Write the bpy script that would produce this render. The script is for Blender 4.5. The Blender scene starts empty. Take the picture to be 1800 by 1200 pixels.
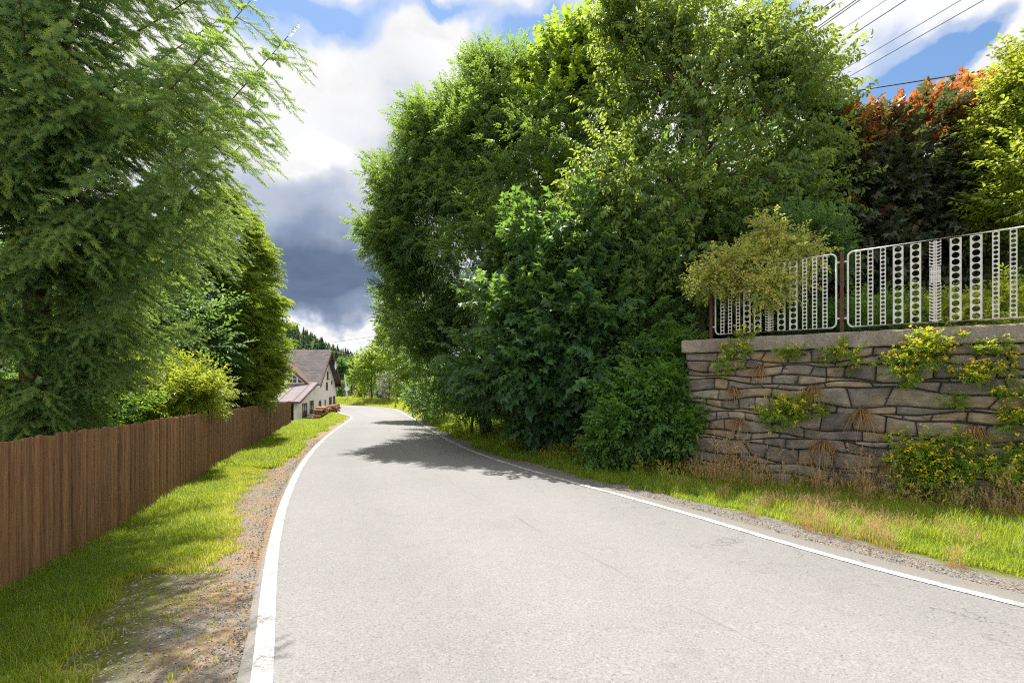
import bpy, math
import numpy as np
from mathutils import Matrix, Vector

SC = bpy.context.scene
COL = SC.collection
PI = math.pi
F, HX, HY, EYE = 850.0, 900.0, 660.0, 1.7      # lens in photo pixels, eye height in metres

# ------------------------------------------------------------------ terrain
_dy = [-60, -10, 0, 28, 34, 42, 52, 65, 90, 150, 400, 900]
_dd = [-.6, 1.32, 1.7, 2.76, 3.05, 3.3, 3.4, 3.8, 4.6, 6., 8., 9.]
def base_z(Y):
    f = lambda y: np.interp(y, _dy, _dd)
    Y = np.asarray(Y, float)
    return EYE - (f(Y) * .4 + .2 * (f(Y - 2) + f(Y + 2)) + .1 * (f(Y - 4) + f(Y + 4)))

def pix_ground(x, y):
    lo, hi = 1.0, 400.0
    D = 1.0
    while D < 400:                                 # first crossing of the sight line with the road slope
        if EYE + (HY - y) / F * D < base_z(D): break
        D += .05
    return (x - HX) / F * D, D

def at(x, y, D):
    return np.array([(x - HX) / F * D, D, EYE + (HY - y) / F * D])

RIGHT_PX = [(1800, 1068), (1593, 1017), (1387, 962), (1180, 896), (951, 835), (827, 795), (764, 762), (728, 736)]
LEFT_PX = [(462, 1200), (470, 1060), (480, 960), (500, 880), (528, 820), (560, 780), (590, 755), (614, 739)]
R_pts = [(14.5, -8.), (8.6, -2.), (6., 1.)] + [pix_ground(*p) for p in RIGHT_PX] + [(-11.0, 47.), (-13.8, 52.), (-17.6, 57.), (-21., 60.), (-30., 66.), (-46., 72.), (-80., 80.)]
L_pts = [(5.0, -10.), (1.6, -4.), (0.0, -.4)] + [pix_ground(*p) for p in LEFT_PX] + [(-11.9, 36.), (-13.2, 39.), (-15.0, 42.), (-17.5, 48.), (-19.6, 52.5), (-24., 57.5), (-33., 62.), (-47., 66.5), (-81., 75.)]
def smooth_poly(P, n=400):
    P = np.array(P, float)
    for _ in range(3):
        Q = np.empty((2 * len(P), 2)); Q[0] = P[0]; Q[-1] = P[-1]
        Q[1:-1:2] = P[:-1] * .75 + P[1:] * .25; Q[2:-1:2] = P[:-1] * .25 + P[1:] * .75
        P = Q
    s = np.r_[0, np.cumsum(np.hypot(*np.diff(P, axis=0).T))]
    u = np.linspace(0, 1, n) ** 1.0 * s[-1]
    return np.c_[np.interp(u, s, P[:, 0]), np.interp(u, s, P[:, 1])]
RP, LP = smooth_poly(R_pts), smooth_poly(L_pts)
def edge_r(Y): return np.interp(Y, RP[:, 1], RP[:, 0])
def edge_l(Y): return np.interp(Y, LP[:, 1], LP[:, 0])

def poly_dist(X, Y, P):
    """distance of points to a polyline"""
    X = np.ravel(X); Y = np.ravel(Y)
    out = np.full(X.shape, 1e9)
    A = P[:-1]; B = P[1:]; d = B - A; L2 = (d ** 2).sum(1)
    for i in range(0, len(X), 4000):
        px = X[i:i + 4000, None] - A[None, :, 0]; py = Y[i:i + 4000, None] - A[None, :, 1]
        t = np.clip((px * d[:, 0] + py * d[:, 1]) / L2, 0, 1)
        out[i:i + 4000] = np.sqrt(((px - t * d[:, 0]) ** 2 + (py - t * d[:, 1]) ** 2).min(1))
    return out
RC, LC = RP[::4], LP[::4]

def sstep(a, b, x):
    t = np.clip((np.asarray(x, float) - a) / (b - a), 0, 1)
    return t * t * (3 - 2 * t)

WA = np.array([3.68, 10.10]); WB = np.array([7.20, 6.80])     # the stone wall's corner and a second point on it
WD = (WB - WA) / np.linalg.norm(WB - WA); WN = np.array([-WD[1] * -1, WD[0] * -1])
WN = np.array([WD[1], -WD[0]]); 
if WN @ WA > 0: WN = -WN                                     # outward normal, towards the road
COPING_TOP = EYE + .737
FA = np.array([-4.27, 4.04]); FB = np.array([-12.45, 27.2])   # the wooden fence
FD = (FB - FA) / np.linalg.norm(FB - FA)
FNRM = np.array([FD[1], -FD[0]])                              # towards the road

def terrain(X, Y):
    X = np.asarray(X, float); Y = np.asarray(Y, float)
    z = base_z(Y)
    er = X - edge_r(Y); el = edge_l(Y) - X
    w = -((X - WA[0]) * WN[0] + (Y - WA[1]) * WN[1])          # metres behind the wall face
    s = (X - WA[0]) * WD[0] + (Y - WA[1]) * WD[1]
    tz = 2.36 - .035 * np.clip(Y - 14, 0, 200) + .1 * np.sin(X * .7) * np.sin(Y * .6)
    fb = sstep(1.3, 5.2, er) * sstep(9.2, 12.5, Y + .25 * s)
    fw = sstep(.14, .34, w) * sstep(-.25, .15, s)
    f = np.maximum(fb * np.where(s < .0, 1, fw), fw)
    f = f * (1 - sstep(38, 50, Y) * .75)
    f = f * (er > 0)
    z = z + (np.maximum(tz, z) - z) * f
    z = z + np.where((er > .3) & (f < .02), -.05 * sstep(.5, 1.5, er), 0)
    z = z + .04 * np.sin(X * 1.9 + 1) * np.sin(Y * 1.3) * sstep(.5, 1.5, np.maximum(er, el))
    z = z - .57 * sstep(.4, 2.4, el) * sstep(31, 38, Y) * (1 - sstep(54, 62, Y))
    z = z + .16 * sstep(.8, 2.6, el) * (1 - sstep(26, 31, Y)) * 0
    far = sstep(70, 260, Y)
    z = z + far * 7 * (np.sin(X * .012 + 1.1) * .5 + .5)
    return z

# ------------------------------------------------------------------ mesh helpers
class Acc:
    """collects vertices, faces and one tone per vertex; build() links ONE mesh object"""
    def __init__(s): s.V = []; s.F = []; s.T = []; s.n = 0
    def add(s, V, Fs, tone=.5):
        V = np.asarray(V, float).reshape(-1, 3)
        for f in (Fs if isinstance(Fs, list) and len(Fs) and isinstance(Fs[0], np.ndarray) else [np.asarray(Fs)]):
            f = np.asarray(f, np.int64)
            if f.size: s.F.append(f + s.n)
        s.V.append(V); s.T.append(np.broadcast_to(np.asarray(tone, float), (len(V),))); s.n += len(V)
    def build(s, name, mat, parent=None, origin=(0, 0, 0), smooth=False):
        V = np.concatenate(s.V) - np.asarray(origin, float); T = np.concatenate(s.T)
        me = bpy.data.meshes.new(name)
        me.vertices.add(len(V)); me.vertices.foreach_set('co', V.astype(np.float32).ravel())
        tot = np.concatenate([np.full(len(f), f.shape[1]) for f in s.F])
        idx = np.concatenate([f.ravel() for f in s.F])
        me.loops.add(len(idx)); me.loops.foreach_set('vertex_index', idx.astype(np.int32))
        me.polygons.add(len(tot)); me.polygons.foreach_set('loop_start', np.r_[0, np.cumsum(tot)[:-1]].astype(np.int32))
        if smooth: me.polygons.foreach_set('use_smooth', np.ones(len(tot), bool))
        else: me.polygons.foreach_set('use_smooth', np.zeros(len(tot), bool))
        a = me.attributes.new('tone', 'FLOAT', 'POINT'); a.data.foreach_set('value', T.astype(np.float32))
        me.update(calc_edges=True)
        me.materials.append(mat)
        o = bpy.data.objects.new(name, me); COL.objects.link(o)
        if parent is not None: o.parent = parent
        return o

def tag(o, label=None, cat=None, group=None, kind=None):
    if label: o['label'] = label
    if cat: o['category'] = cat
    if group: o['group'] = group
    if kind: o['kind'] = kind
    return o
def thing(name, label, cat, loc=(0, 0, 0), group=None, rz=0):
    o = bpy.data.objects.new(name, None); COL.objects.link(o)
    o.location = [float(v) for v in loc]; o.rotation_euler = (0, 0, rz); o.empty_display_size = .2
    return tag(o, label, cat, group)

def box_vf(c, h, ax=None):
    """box of centre c and half sizes h along three axes ax"""
    ax = np.eye(3) if ax is None else np.asarray(ax, float)
    k = np.array([[i, j, l] for i in (-1, 1) for j in (-1, 1) for l in (-1, 1)], float) * np.asarray(h, float)
    V = k @ ax + np.asarray(c, float)
    return V, np.array([[0, 1, 3, 2], [4, 6, 7, 5], [0, 4, 5, 1], [2, 3, 7, 6], [0, 2, 6, 4], [1, 5, 7, 3]])
def box(a, c, h, ax=None, tone=.5): a.add(*box_vf(c, h, ax), tone)
def tube_vf(P, R, sides=6):
    P = np.asarray(P, float); R = np.broadcast_to(np.asarray(R, float), (len(P),))
    d = np.gradient(P, axis=0); d /= np.linalg.norm(d, axis=1)[:, None] + 1e-9
    up = np.array([0, 0, 1.]) if abs(d[0, 2]) < .9 else np.array([1., 0, 0])
    x = np.cross(d, up); x /= np.linalg.norm(x, axis=1)[:, None] + 1e-9
    y = np.cross(x, d)
    a = np.arange(sides) * 2 * PI / sides
    V = P[:, None] + R[:, None, None] * (np.cos(a)[None, :, None] * x[:, None] + np.sin(a)[None, :, None] * y[:, None])
    i = np.arange(len(P) - 1)[:, None] * sides; j = np.arange(sides)[None]; k = (j + 1) % sides
    Q = np.stack([i + j, i + k, i + sides + k, i + sides + j], -1).reshape(-1, 4)
    V = V.reshape(-1, 3); n = len(V)
    V = np.r_[V, P[[0, -1]]]
    c0 = np.stack([np.full(sides, n), (np.arange(sides) + 1) % sides, np.arange(sides)], -1)
    b = (len(P) - 1) * sides
    c1 = np.stack([np.full(sides, n + 1), b + np.arange(sides), b + (np.arange(sides) + 1) % sides], -1)
    return V, [Q, np.r_[c0, c1]]
def tube(a, P, R, sides=6, tone=.5): a.add(*tube_vf(P, R, sides), tone)

def norm(v): return v / (np.linalg.norm(v, axis=-1, keepdims=True) + 1e-9)
def frames(d, up=None, roll=None):
    """rotation matrices whose local y runs along d and local z stays near up"""
    d = norm(np.asarray(d, float)); n = len(d)
    up = np.tile([0, 0, 1.], (n, 1)) if up is None else up
    x = np.cross(d, up); bad = np.linalg.norm(x, axis=1) < 1e-3
    x[bad] = [1, 0, 0]; x = norm(x); z = np.cross(x, d)
    if roll is not None:
        c, s = np.cos(roll)[:, None], np.sin(roll)[:, None]
        x, z = x * c + z * s, z * c - x * s
    return np.stack([x, d, z], -1)
def bake(a, tmpl, M, Tr, tone):
    """copies a template (V, faces, tone) under every matrix into the accumulator"""
    V, Fs, t0 = tmpl
    n, m = len(Tr), len(V)
    if n == 0: return
    W = np.einsum('nij,mj->nmi', M, V) + Tr[:, None]
    off = (np.arange(n) * m)[:, None, None]
    a.add(W.reshape(-1, 3), [(f[None] + off).reshape(-1, f.shape[1]) for f in Fs], np.clip(np.asarray(tone)[:, None] + t0[None], 0, 1).ravel())

# ------------------------------------------------------------------ node helpers
def mat(name):
    m = bpy.data.materials.new(name); m.use_nodes = True
    nt = m.node_tree; nt.nodes.clear()
    return m, nt
def nd(nt, t, **kw):
    n = nt.nodes.new(t)
    for k, v in kw.items():
        if k.startswith('i_'):
            n.inputs[k[2:].replace('_', ' ')].default_value = v
        else: setattr(n, k, v)
    return n
def lk(nt, a, b): nt.links.new(a, b)
def out_(nt, sh):
    o = nd(nt, 'ShaderNodeOutputMaterial'); lk(nt, sh, o.inputs['Surface']); return o
def sock(nt, v):
    return v
def setin(nt, inp, v):
    if isinstance(v, bpy.types.NodeSocket): lk(nt, v, inp)
    else: inp.default_value = v
def mth(nt, op, a, b=None, c=None, clamp=False):
    n = nd(nt, 'ShaderNodeMath', operation=op, use_clamp=clamp)
    setin(nt, n.inputs[0], a)
    if b is not None: setin(nt, n.inputs[1], b)
    if c is not None: setin(nt, n.inputs[2], c)
    return n.outputs[0]
def ramp(nt, fac, stops, interp='LINEAR'):
    r = nd(nt, 'ShaderNodeValToRGB'); r.color_ramp.interpolation = interp
    e = r.color_ramp.elements
    while len(e) > 1: e.remove(e[-1])
    for i, (p, c) in enumerate(stops):
        c = tuple(c) + ((1,) if len(c) == 3 else ()) if not isinstance(c, (int, float)) else (c, c, c, 1)
        if i == 0: e[0].position = p; e[0].color = c
        else:
            q = e.new(p); q.color = c
    setin(nt, r.inputs[0], fac)
    return r.outputs[0]
def mixc(nt, fac, a, b, blend='MIX'):
    n = nd(nt, 'ShaderNodeMix', data_type='RGBA', blend_type=blend)
    setin(nt, n.inputs[0], fac)
    for i, v in ((6, a), (7, b)):
        if isinstance(v, tuple) and len(v) == 3: v = v + (1,)
        setin(nt, n.inputs[i], v)
    return n.outputs[2]
def noise(nt, scale, detail=4, rough=.55, vec=None, dist=0, w=None):
    n = nd(nt, 'ShaderNodeTexNoise'); n.inputs['Scale'].default_value = scale
    n.inputs['Detail'].default_value = detail; n.inputs['Roughness'].default_value = rough; n.inputs['Distortion'].default_value = dist
    if vec is not None: lk(nt, vec, n.inputs['Vector'])
    return n.outputs['Fac']
def pos(nt): return nd(nt, 'ShaderNodeNewGeometry').outputs['Position']
def attr(nt, nm): return nd(nt, 'ShaderNodeAttribute', attribute_name=nm).outputs['Fac']
def bump(nt, h, strength=.4, dist=.02):
    b = nd(nt, 'ShaderNodeBump'); b.inputs['Strength'].default_value = strength; b.inputs['Distance'].default_value = dist
    lk(nt, h, b.inputs['Height']); return b.outputs['Normal']
def princ(nt, col, rough=.8, spec=.3, nrm=None, metal=0):
    p = nd(nt, 'ShaderNodeBsdfPrincipled')
    if isinstance(col, tuple): col = col if len(col) == 4 else col + (1,)
    setin(nt, p.inputs['Base Color'], col); setin(nt, p.inputs['Roughness'], rough)
    p.inputs['Specular IOR Level'].default_value = spec; p.inputs['Metallic'].default_value = metal
    if nrm is not None: lk(nt, nrm, p.inputs['Normal'])
    return p.outputs[0]

def leaf_mat(name, stops, trans, tmix=.42, rough=.45, spec=.35, gloss_var=True):
    """leaves: a reflecting side and light coming through; stops colour by the leaf's own tone"""
    m, nt = mat(name)
    t = attr(nt, 'tone')
    c = ramp(nt, t, stops)
    n = noise(nt, .8, 2, vec=pos(nt))
    hs = nd(nt, 'ShaderNodeHueSaturation'); hs.inputs['Hue'].default_value = .5
    lk(nt, c, hs.inputs['Color']); lk(nt, mth(nt, 'MULTIPLY_ADD', n, .7, .65), hs.inputs['Value'])
    p = princ(nt, hs.outputs[0], rough, spec)
    tr = nd(nt, 'ShaderNodeBsdfTranslucent')
    lk(nt, mixc(nt, .88, hs.outputs[0], tuple(trans)), tr.inputs['Color'])
    mx = nd(nt, 'ShaderNodeMixShader'); mx.inputs[0].default_value = tmix
    lk(nt, p, mx.inputs[1]); lk(nt, tr.outputs[0], mx.inputs[2])
    out_(nt, mx.outputs[0]); return m

def simple_mat(name, c1, c2, scale=6, rough=.8, spec=.3, bstr=.3, bdist=.01, metal=0, vec_scale=None, tone=0):
    m, nt = mat(name)
    v = pos(nt)
    if vec_scale:
        mp = nd(nt, 'ShaderNodeMapping'); mp.inputs['Scale'].default_value = vec_scale; lk(nt, v, mp.inputs['Vector']); v = mp.outputs[0]
    n = noise(nt, scale, 6, .6, v)
    c = ramp(nt, n, [(.3, c1), (.7, c2)])
    if tone:
        t = attr(nt, 'tone')
        hs = nd(nt, 'ShaderNodeHueSaturation'); lk(nt, c, hs.inputs['Color'])
        lk(nt, mth(nt, 'MULTIPLY_ADD', t, tone, 1 - tone / 2), hs.inputs['Value']); c = hs.outputs[0]
    out_(nt, princ(nt, c, rough, spec, bump(nt, n, bstr, bdist), metal)); return m

# ------------------------------------------------------------------ materials
def m_asphalt():
    m, nt = mat('worn_asphalt'); v = pos(nt)
    big = noise(nt, .35, 4, .6, v); fine = noise(nt, 62, 4, .75, v); mid = noise(nt, 7, 5, .6, v)
    vo = nd(nt, 'ShaderNodeTexVoronoi'); vo.inputs['Scale'].default_value = 75; lk(nt, v, vo.inputs['Vector'])
    c = ramp(nt, big, [(.3, (.172, .167, .160)), (.7, (.192, .186, .178))])
    c = mixc(nt, mth(nt, 'MULTIPLY', ramp(nt, vo.outputs['Color'], [(.1, 0.), (.3, 1.)]), 0.0), c, (.2, .2, .2))
    sp = ramp(nt, fine, [(.28, 0.30), (.43, .82), (.58, 1.), (.72, 1.45)])
    c = mixc(nt, 1, c, sp, 'MULTIPLY')
    pit = ramp(nt, noise(nt, 38, 2, .5, v), [(.24, .42), (.32, 1.)])
    c = mixc(nt, .8, c, pit, 'MULTIPLY')
    c = mixc(nt, 1, c, ramp(nt, mid, [(.3, .95), (.7, 1.03)]), 'MULTIPLY')
    # wheel paths are a little smoother and darker; cracks gather at the right-hand edge
    u = attr(nt, 'tone')
    wp = ramp(nt, u, [(.05, 1.), (.22, .95), (.35, 1.02), (.5, 1.0), (.65, 1.03), (.8, .95), (.96, .9)])
    c = mixc(nt, 1, c, wp, 'MULTIPLY')
    cr = nd(nt, 'ShaderNodeTexVoronoi', feature='DISTANCE_TO_EDGE'); cr.inputs['Scale'].default_value = 1.15
    ds = nd(nt, 'ShaderNodeVectorMath', operation='ADD'); lk(nt, v, ds.inputs[0])
    nz = nd(nt, 'ShaderNodeTexNoise'); nz.inputs['Scale'].default_value = 2.5; nz.inputs['Detail'].default_value = 5; lk(nt, v, nz.inputs['Vector'])
    lk(nt, nz.outputs['Color'], ds.inputs[1]); lk(nt, ds.outputs[0], cr.inputs['Vector'])
    line = ramp(nt, cr.outputs['Distance'], [(0., 1.), (.006, .8), (.012, 0.)])
    edge = ramp(nt, u, [(.70, 0.), (.82, 1.), (1., 1.)])
    brk = ramp(nt, noise(nt, 1.7, 3, .6, v), [(.44, 0.), (.56, 1.)])
    c = mixc(nt, mth(nt, 'MULTIPLY', mth(nt, 'MULTIPLY', line, edge), mth(nt, 'MULTIPLY', brk, .75)), c, (.05, .05, .05))
    seam = ramp(nt, mth(nt, 'ABSOLUTE', mth(nt, 'SUBTRACT', mth(nt, 'ADD', u, mth(nt, 'MULTIPLY', mth(nt, 'SUBTRACT', noise(nt, .8, 3, .6, v), .5), .05)), .535)), [(0., .6), (.0022, .35), (.004, 0.)])
    c = mixc(nt, mth(nt, 'MULTIPLY', seam, ramp(nt, noise(nt, .6, 3, .6, v), [(.45, 0.), (.6, 1.)])), c, (.07, .07, .07))
    stain = ramp(nt, noise(nt, 1.1, 5, .7, v, 1.2), [(.56, 0.), (.74, .30)])
    c = mixc(nt, stain, c, (.105, .10, .098))
    rim = ramp(nt, mth(nt, 'ADD', u, mth(nt, 'MULTIPLY', mth(nt, 'SUBTRACT', mid, .5), .06)), [(.0, .55), (.03, 0.), (.94, 0.), (.985, .6)])
    c = mixc(nt, rim, c, (.13, .115, .095))
    h = mth(nt, 'ADD', mth(nt, 'MULTIPLY', fine, .6), mth(nt, 'MULTIPLY', vo.outputs['Distance'], .5))
    out_(nt, princ(nt, c, .85, .25, bump(nt, h, .5, .006))); return m
def m_paint():
    m, nt = mat('worn_road_paint'); v = pos(nt)
    n = noise(nt, 34, 5, .75, v); b = noise(nt, 5, 6, .7, v)
    wear = mth(nt, 'ADD', mth(nt, 'MULTIPLY', n, .6), mth(nt, 'MULTIPLY', b, .5))
    f = ramp(nt, wear, [(.50, 0.), (.60, 1.)])
    c = mixc(nt, f, (.18, .176, .17), (.44, .435, .425))
    out_(nt, princ(nt, c, .7, .3, bump(nt, n, .3, .004))); return m
def m_ground():
    m, nt = mat('verge_ground'); v = pos(nt)
    e = attr(nt, 'edge')                                            # metres from the asphalt
    sd = attr(nt, 'side')                                           # 0 left of the road, 1 right of it
    n1 = noise(nt, 1.6, 6, .65, v); n2 = noise(nt, 14, 5, .65, v); n3 = noise(nt, 70, 3, .7, v)
    grav = ramp(nt, n3, [(.25, (.07, .066, .06)), (.45, (.15, .14, .125)), (.62, (.22, .205, .185)), (.8, (.30, .285, .26))])
    dry = ramp(nt, n2, [(.3, (.20, .105, .04)), (.55, (.30, .18, .07)), (.75, (.36, .27, .12))])
    grav = mixc(nt, mth(nt, 'MULTIPLY', ramp(nt, n1, [(.36, 0.), (.55, 1.)]), mth(nt, 'MULTIPLY_ADD', sd, -.42, .6)), grav, dry)
    soil = ramp(nt, n2, [(.3, (.06, .075, .016)), (.6, (.11, .12, .025)), (.8, (.17, .14, .05))])
    dark = ramp(nt, n2, [(.3, (.025, .03, .012)), (.7, (.06, .065, .025))])
    # the gravel strip is wider on the left
    lim = mth(nt, 'MULTIPLY_ADD', sd, -.10, .60)
    k = mth(nt, 'SUBTRACT', mth(nt, 'ADD', e, mth(nt, 'MULTIPLY', mth(nt, 'SUBTRACT', n1, .5), 1.1)), lim)
    g = ramp(nt, mth(nt, 'MULTIPLY_ADD', k, 1.8, .5), [(.15, 0.), (.85, 1.)])
    c = mixc(nt, g, grav, soil)
    c = mixc(nt, mth(nt, 'MULTIPLY', ramp(nt, mth(nt, 'MULTIPLY', e, .1), [(.25, 0.), (.42, 1.)]), .75), c, dark)
    h = mth(nt, 'ADD', n3, mth(nt, 'MULTIPLY', n2, .8))
    out_(nt, princ(nt, c, .95, .1, bump(nt, h, .8, .03))); return m
def m_stone():
    m, nt = mat('rubble_stone'); v = pos(nt); t = attr(nt, 'tone')
    n = noise(nt, 3.2, 8, .68, v, .4); n2 = noise(nt, 26, 6, .7, v)
    mp = nd(nt, 'ShaderNodeMapping'); mp.inputs['Scale'].default_value = (1.5, 1.5, 12); lk(nt, v, mp.inputs['Vector'])
    lay = noise(nt, 2.2, 5, .6, mp.outputs[0], .6)
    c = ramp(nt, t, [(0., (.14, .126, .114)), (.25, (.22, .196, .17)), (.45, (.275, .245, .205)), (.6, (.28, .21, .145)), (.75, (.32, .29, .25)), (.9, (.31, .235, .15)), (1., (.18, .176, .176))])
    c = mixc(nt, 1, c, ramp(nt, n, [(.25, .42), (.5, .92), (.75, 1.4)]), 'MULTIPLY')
    c = mixc(nt, 1, c, ramp(nt, lay, [(.3, .82), (.6, 1.08)]), 'MULTIPLY')
    och = ramp(nt, noise(nt, 1.4, 6, .7, v), [(.55, 0.), (.7, .6)])
    c = mixc(nt, och, c, (.30, .19, .08))
    lich = ramp(nt, n2, [(.62, 0.), (.7, .55)])
    c = mixc(nt, lich, c, (.38, .37, .33))
    h = mth(nt, 'ADD', mth(nt, 'MULTIPLY', n, .6), mth(nt, 'ADD', mth(nt, 'MULTIPLY', n2, .35), mth(nt, 'MULTIPLY', lay, .5)))
    out_(nt, princ(nt, c, .92, .15, bump(nt, h, 1., .06))); return m
def m_concrete():
    m, nt = mat('mossy_concrete'); v = pos(nt)
    n = noise(nt, 2.6, 8, .7, v); n2 = noise(nt, 40, 4, .7, v)
    c = ramp(nt, n, [(.25, (.12, .105, .092)), (.5, (.22, .19, .16)), (.7, (.32, .28, .22)), (.85, (.40, .30, .17))])
    c = mixc(nt, 1, c, ramp(nt, n2, [(.3, .6), (.5, 1.), (.7, 1.3)]), 'MULTIPLY')
    out_(nt, princ(nt, c, .95, .1, bump(nt, mth(nt, 'ADD', n, n2), .8, .015))); return m
def m_planks():
    m, nt = mat('brown_stained_planks'); v = pos(nt); t = attr(nt, 'tone')
    mp = nd(nt, 'ShaderNodeMapping'); mp.inputs['Scale'].default_value = (9, 9, .35); lk(nt, v, mp.inputs['Vector'])
    g = noise(nt, 5, 7, .65, mp.outputs[0], .7); g2 = noise(nt, 24, 4, .6, mp.outputs[0])
    c = ramp(nt, g, [(.25, (.092, .044, .019)), (.5, (.20, .10, .042)), (.75, (.31, .168, .076))])
    hs = nd(nt, 'ShaderNodeHueSaturation'); lk(nt, c, hs.inputs['Color']); hs.inputs['Saturation'].default_value = .95
    lk(nt, mth(nt, 'MULTIPLY_ADD', t, .75, .62), hs.inputs['Value'])
    grey = ramp(nt, noise(nt, 2.2, 6, .7, mp.outputs[0]), [(.55, 0.), (.75, .5)])
    c = mixc(nt, grey, hs.outputs[0], (.27, .20, .15))
    spz = nd(nt, 'ShaderNodeSeparateXYZ'); lk(nt, v, spz.inputs[0])
    c = mixc(nt, 1, c, ramp(nt, g2, [(.3, .75), (.6, 1.1)]), 'MULTIPLY')
    out_(nt, princ(nt, c, .75, .25, bump(nt, mth(nt, 'ADD', g, g2), .5, .006))); return m
def m_roof():
    m, nt = mat('brown_shingles'); v = pos(nt)
    br = nd(nt, 'ShaderNodeTexBrick'); br.inputs['Scale'].default_value = 1; br.offset = .5
    br.inputs['Brick Width'].default_value = .45; br.inputs['Row Height'].default_value = .22; br.inputs['Mortar Size'].default_value = .016
    sx = nd(nt, 'ShaderNodeSeparateXYZ'); lk(nt, v, sx.inputs[0])
    cb = nd(nt, 'ShaderNodeCombineXYZ'); lk(nt, sx.outputs[0], cb.inputs[0]); lk(nt, mth(nt, 'MULTIPLY', sx.outputs[2], 1.45), cb.inputs[1])
    lk(nt, cb.outputs[0], br.inputs['Vector'])
    br.inputs['Color1'].default_value = (.076, .066, .063, 1); br.inputs['Color2'].default_value = (.115, .101, .096, 1); br.inputs['Mortar'].default_value = (.05, .04, .036, 1)
    c = mixc(nt, 1, br.outputs['Color'], ramp(nt, noise(nt, 1.2, 5, .6, v), [(.3, .8), (.7, 1.2)]), 'MULTIPLY')
    out_(nt, princ(nt, c, .85, .2, bump(nt, br.outputs['Fac'], .5, .02))); return m
M = dict(asphalt=m_asphalt(), paint=m_paint(), ground=m_ground(), stone=m_stone(), concrete=m_concrete(), planks=m_planks(), roof=m_roof())
M['mortar'] = simple_mat('dark_joints', (.03, .027, .024), (.075, .065, .055), 9, .95, .1)
M['bark'] = simple_mat('grey_brown_bark', (.045, .036, .028), (.13, .105, .08), 9, .95, .1, .9, .03, vec_scale=(2, 2, .5))
M['spruce_bark'] = simple_mat('reddish_bark', (.08, .045, .03), (.19, .11, .07), 12, .95, .1, .9, .03, vec_scale=(2, 2, .6))
def m_white_metal():
    m, nt = mat('weathered_white_paint'); v = pos(nt)
    n = noise(nt, 9, 6, .7, v); n2 = noise(nt, 60, 3, .6, v)
    c = ramp(nt, n, [(.3, (.42, .41, .385)), (.6, (.60, .59, .565))])
    c = mixc(nt, ramp(nt, n2, [(.64, 0.), (.72, .85)]), c, (.20, .10, .05))
    c = mixc(nt, ramp(nt, noise(nt, 2.2, 5, .7, v), [(.56, 0.), (.68, .45)]), c, (.30, .24, .19))
    out_(nt, princ(nt, c, .55, .35, bump(nt, n2, .2, .003))); return m
M['white_metal'] = m_white_metal()
M['rust'] = simple_mat('rusty_red_steel', (.055, .022, .016), (.13, .055, .038), 18, .8, .3, .5, .004)
M['plaster'] = simple_mat('cream_plaster', (.56, .53, .47), (.68, .66, .60), 2.2, .9, .15, .2, .01)
M['lean_roof'] = simple_mat('pale_sheet_metal', (.125, .10, .104), (.165, .14, .142), 1.4, .75, .15, .1, .005)
M['brown_trim'] = simple_mat('dark_brown_boards', (.075, .036, .026), (.135, .07, .05), 8, .7, .3, .3, .004)
M['dormer_roof'] = simple_mat('red_brown_sheet', (.075, .036, .03), (.11, .055, .046), 4, .6, .4, .1, .004)
M['white_frame'] = simple_mat('white_window_frame', (.72, .72, .72), (.8, .8, .8), 9, .5, .4, .05, .002)
M['log'] = simple_mat('split_firewood', (.14, .07, .035), (.42, .27, .15), 11, .9, .1, .5, .01, tone=1.1)
M['stone_dark'] = simple_mat('dark_sill', (.03, .027, .024), (.06, .05, .045), 6, .9, .1)  # plain dark stone of the window sills
M['dish'] = simple_mat('pale_grey_metal', (.55, .57, .6), (.66, .68, .7), 4, .5, .4, .05, .002)
M['cable'] = simple_mat('black_cable', (.015, .015, .017), (.03, .03, .032), 9, .6, .3, .05, .001)
M['wire'] = simple_mat('grey_wire', (.10, .10, .11), (.17, .17, .18), 9, .5, .4, .05, .001)
M['pole_wood'] = simple_mat('weathered_pole', (.10, .085, .07), (.19, .165, .14), 6, .9, .1, .4, .01, vec_scale=(3, 3, .4))
M['gravel'] = simple_mat('grey_gravel', (.10, .095, .09), (.26, .245, .225), 40, .9, .2, .3, .003, tone=1.0)
m_, nt_ = mat('window_glass'); out_(nt_, princ(nt_, (.05, .065, .085), .08, .6)); M['glass'] = m_
m_, nt_ = mat('mirror_face'); out_(nt_, princ(nt_, (.72, .73, .74), .35, .5)); M['mirror'] = m_

G = lambda *s: [(p, c) for p, c in s]
M['ash'] = leaf_mat('ash_leaves', G((0, (.016, .056, .024)), (.5, (.036, .094, .034)), (1, (.095, .155, .04))), (.38, .56, .07), .42)
M['maple'] = leaf_mat('maple_leaves', G((0, (.02, .065, .016)), (.5, (.042, .11, .02)), (1, (.11, .17, .022))), (.48, .64, .05), .44)
M['dark_maple'] = leaf_mat('dark_green_leaves', G((0, (.015, .054, .026)), (.5, (.032, .09, .036)), (1, (.085, .155, .045))), (.30, .50, .07), .36)
M['pear'] = leaf_mat('fruit_tree_leaves', G((0, (.024, .076, .024)), (.5, (.052, .122, .03)), (1, (.15, .20, .04))), (.50, .62, .07), .42, .4, .45)
M['red_maple'] = leaf_mat('purple_red_leaves', G((0, (.022, .034, .024)), (.5, (.042, .056, .032)), (.8, (.08, .08, .034)), (1, (.14, .065, .036))), (.18, .24, .06), .26)
M['red_tips'] = leaf_mat('orange_red_leaves', G((0, (.06, .10, .018)), (.42, (.14, .16, .02)), (.55, (.20, .10, .022)), (.7, (.22, .04, .024)), (1, (.19, .022, .028))), (.58, .22, .05), .40)
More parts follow.
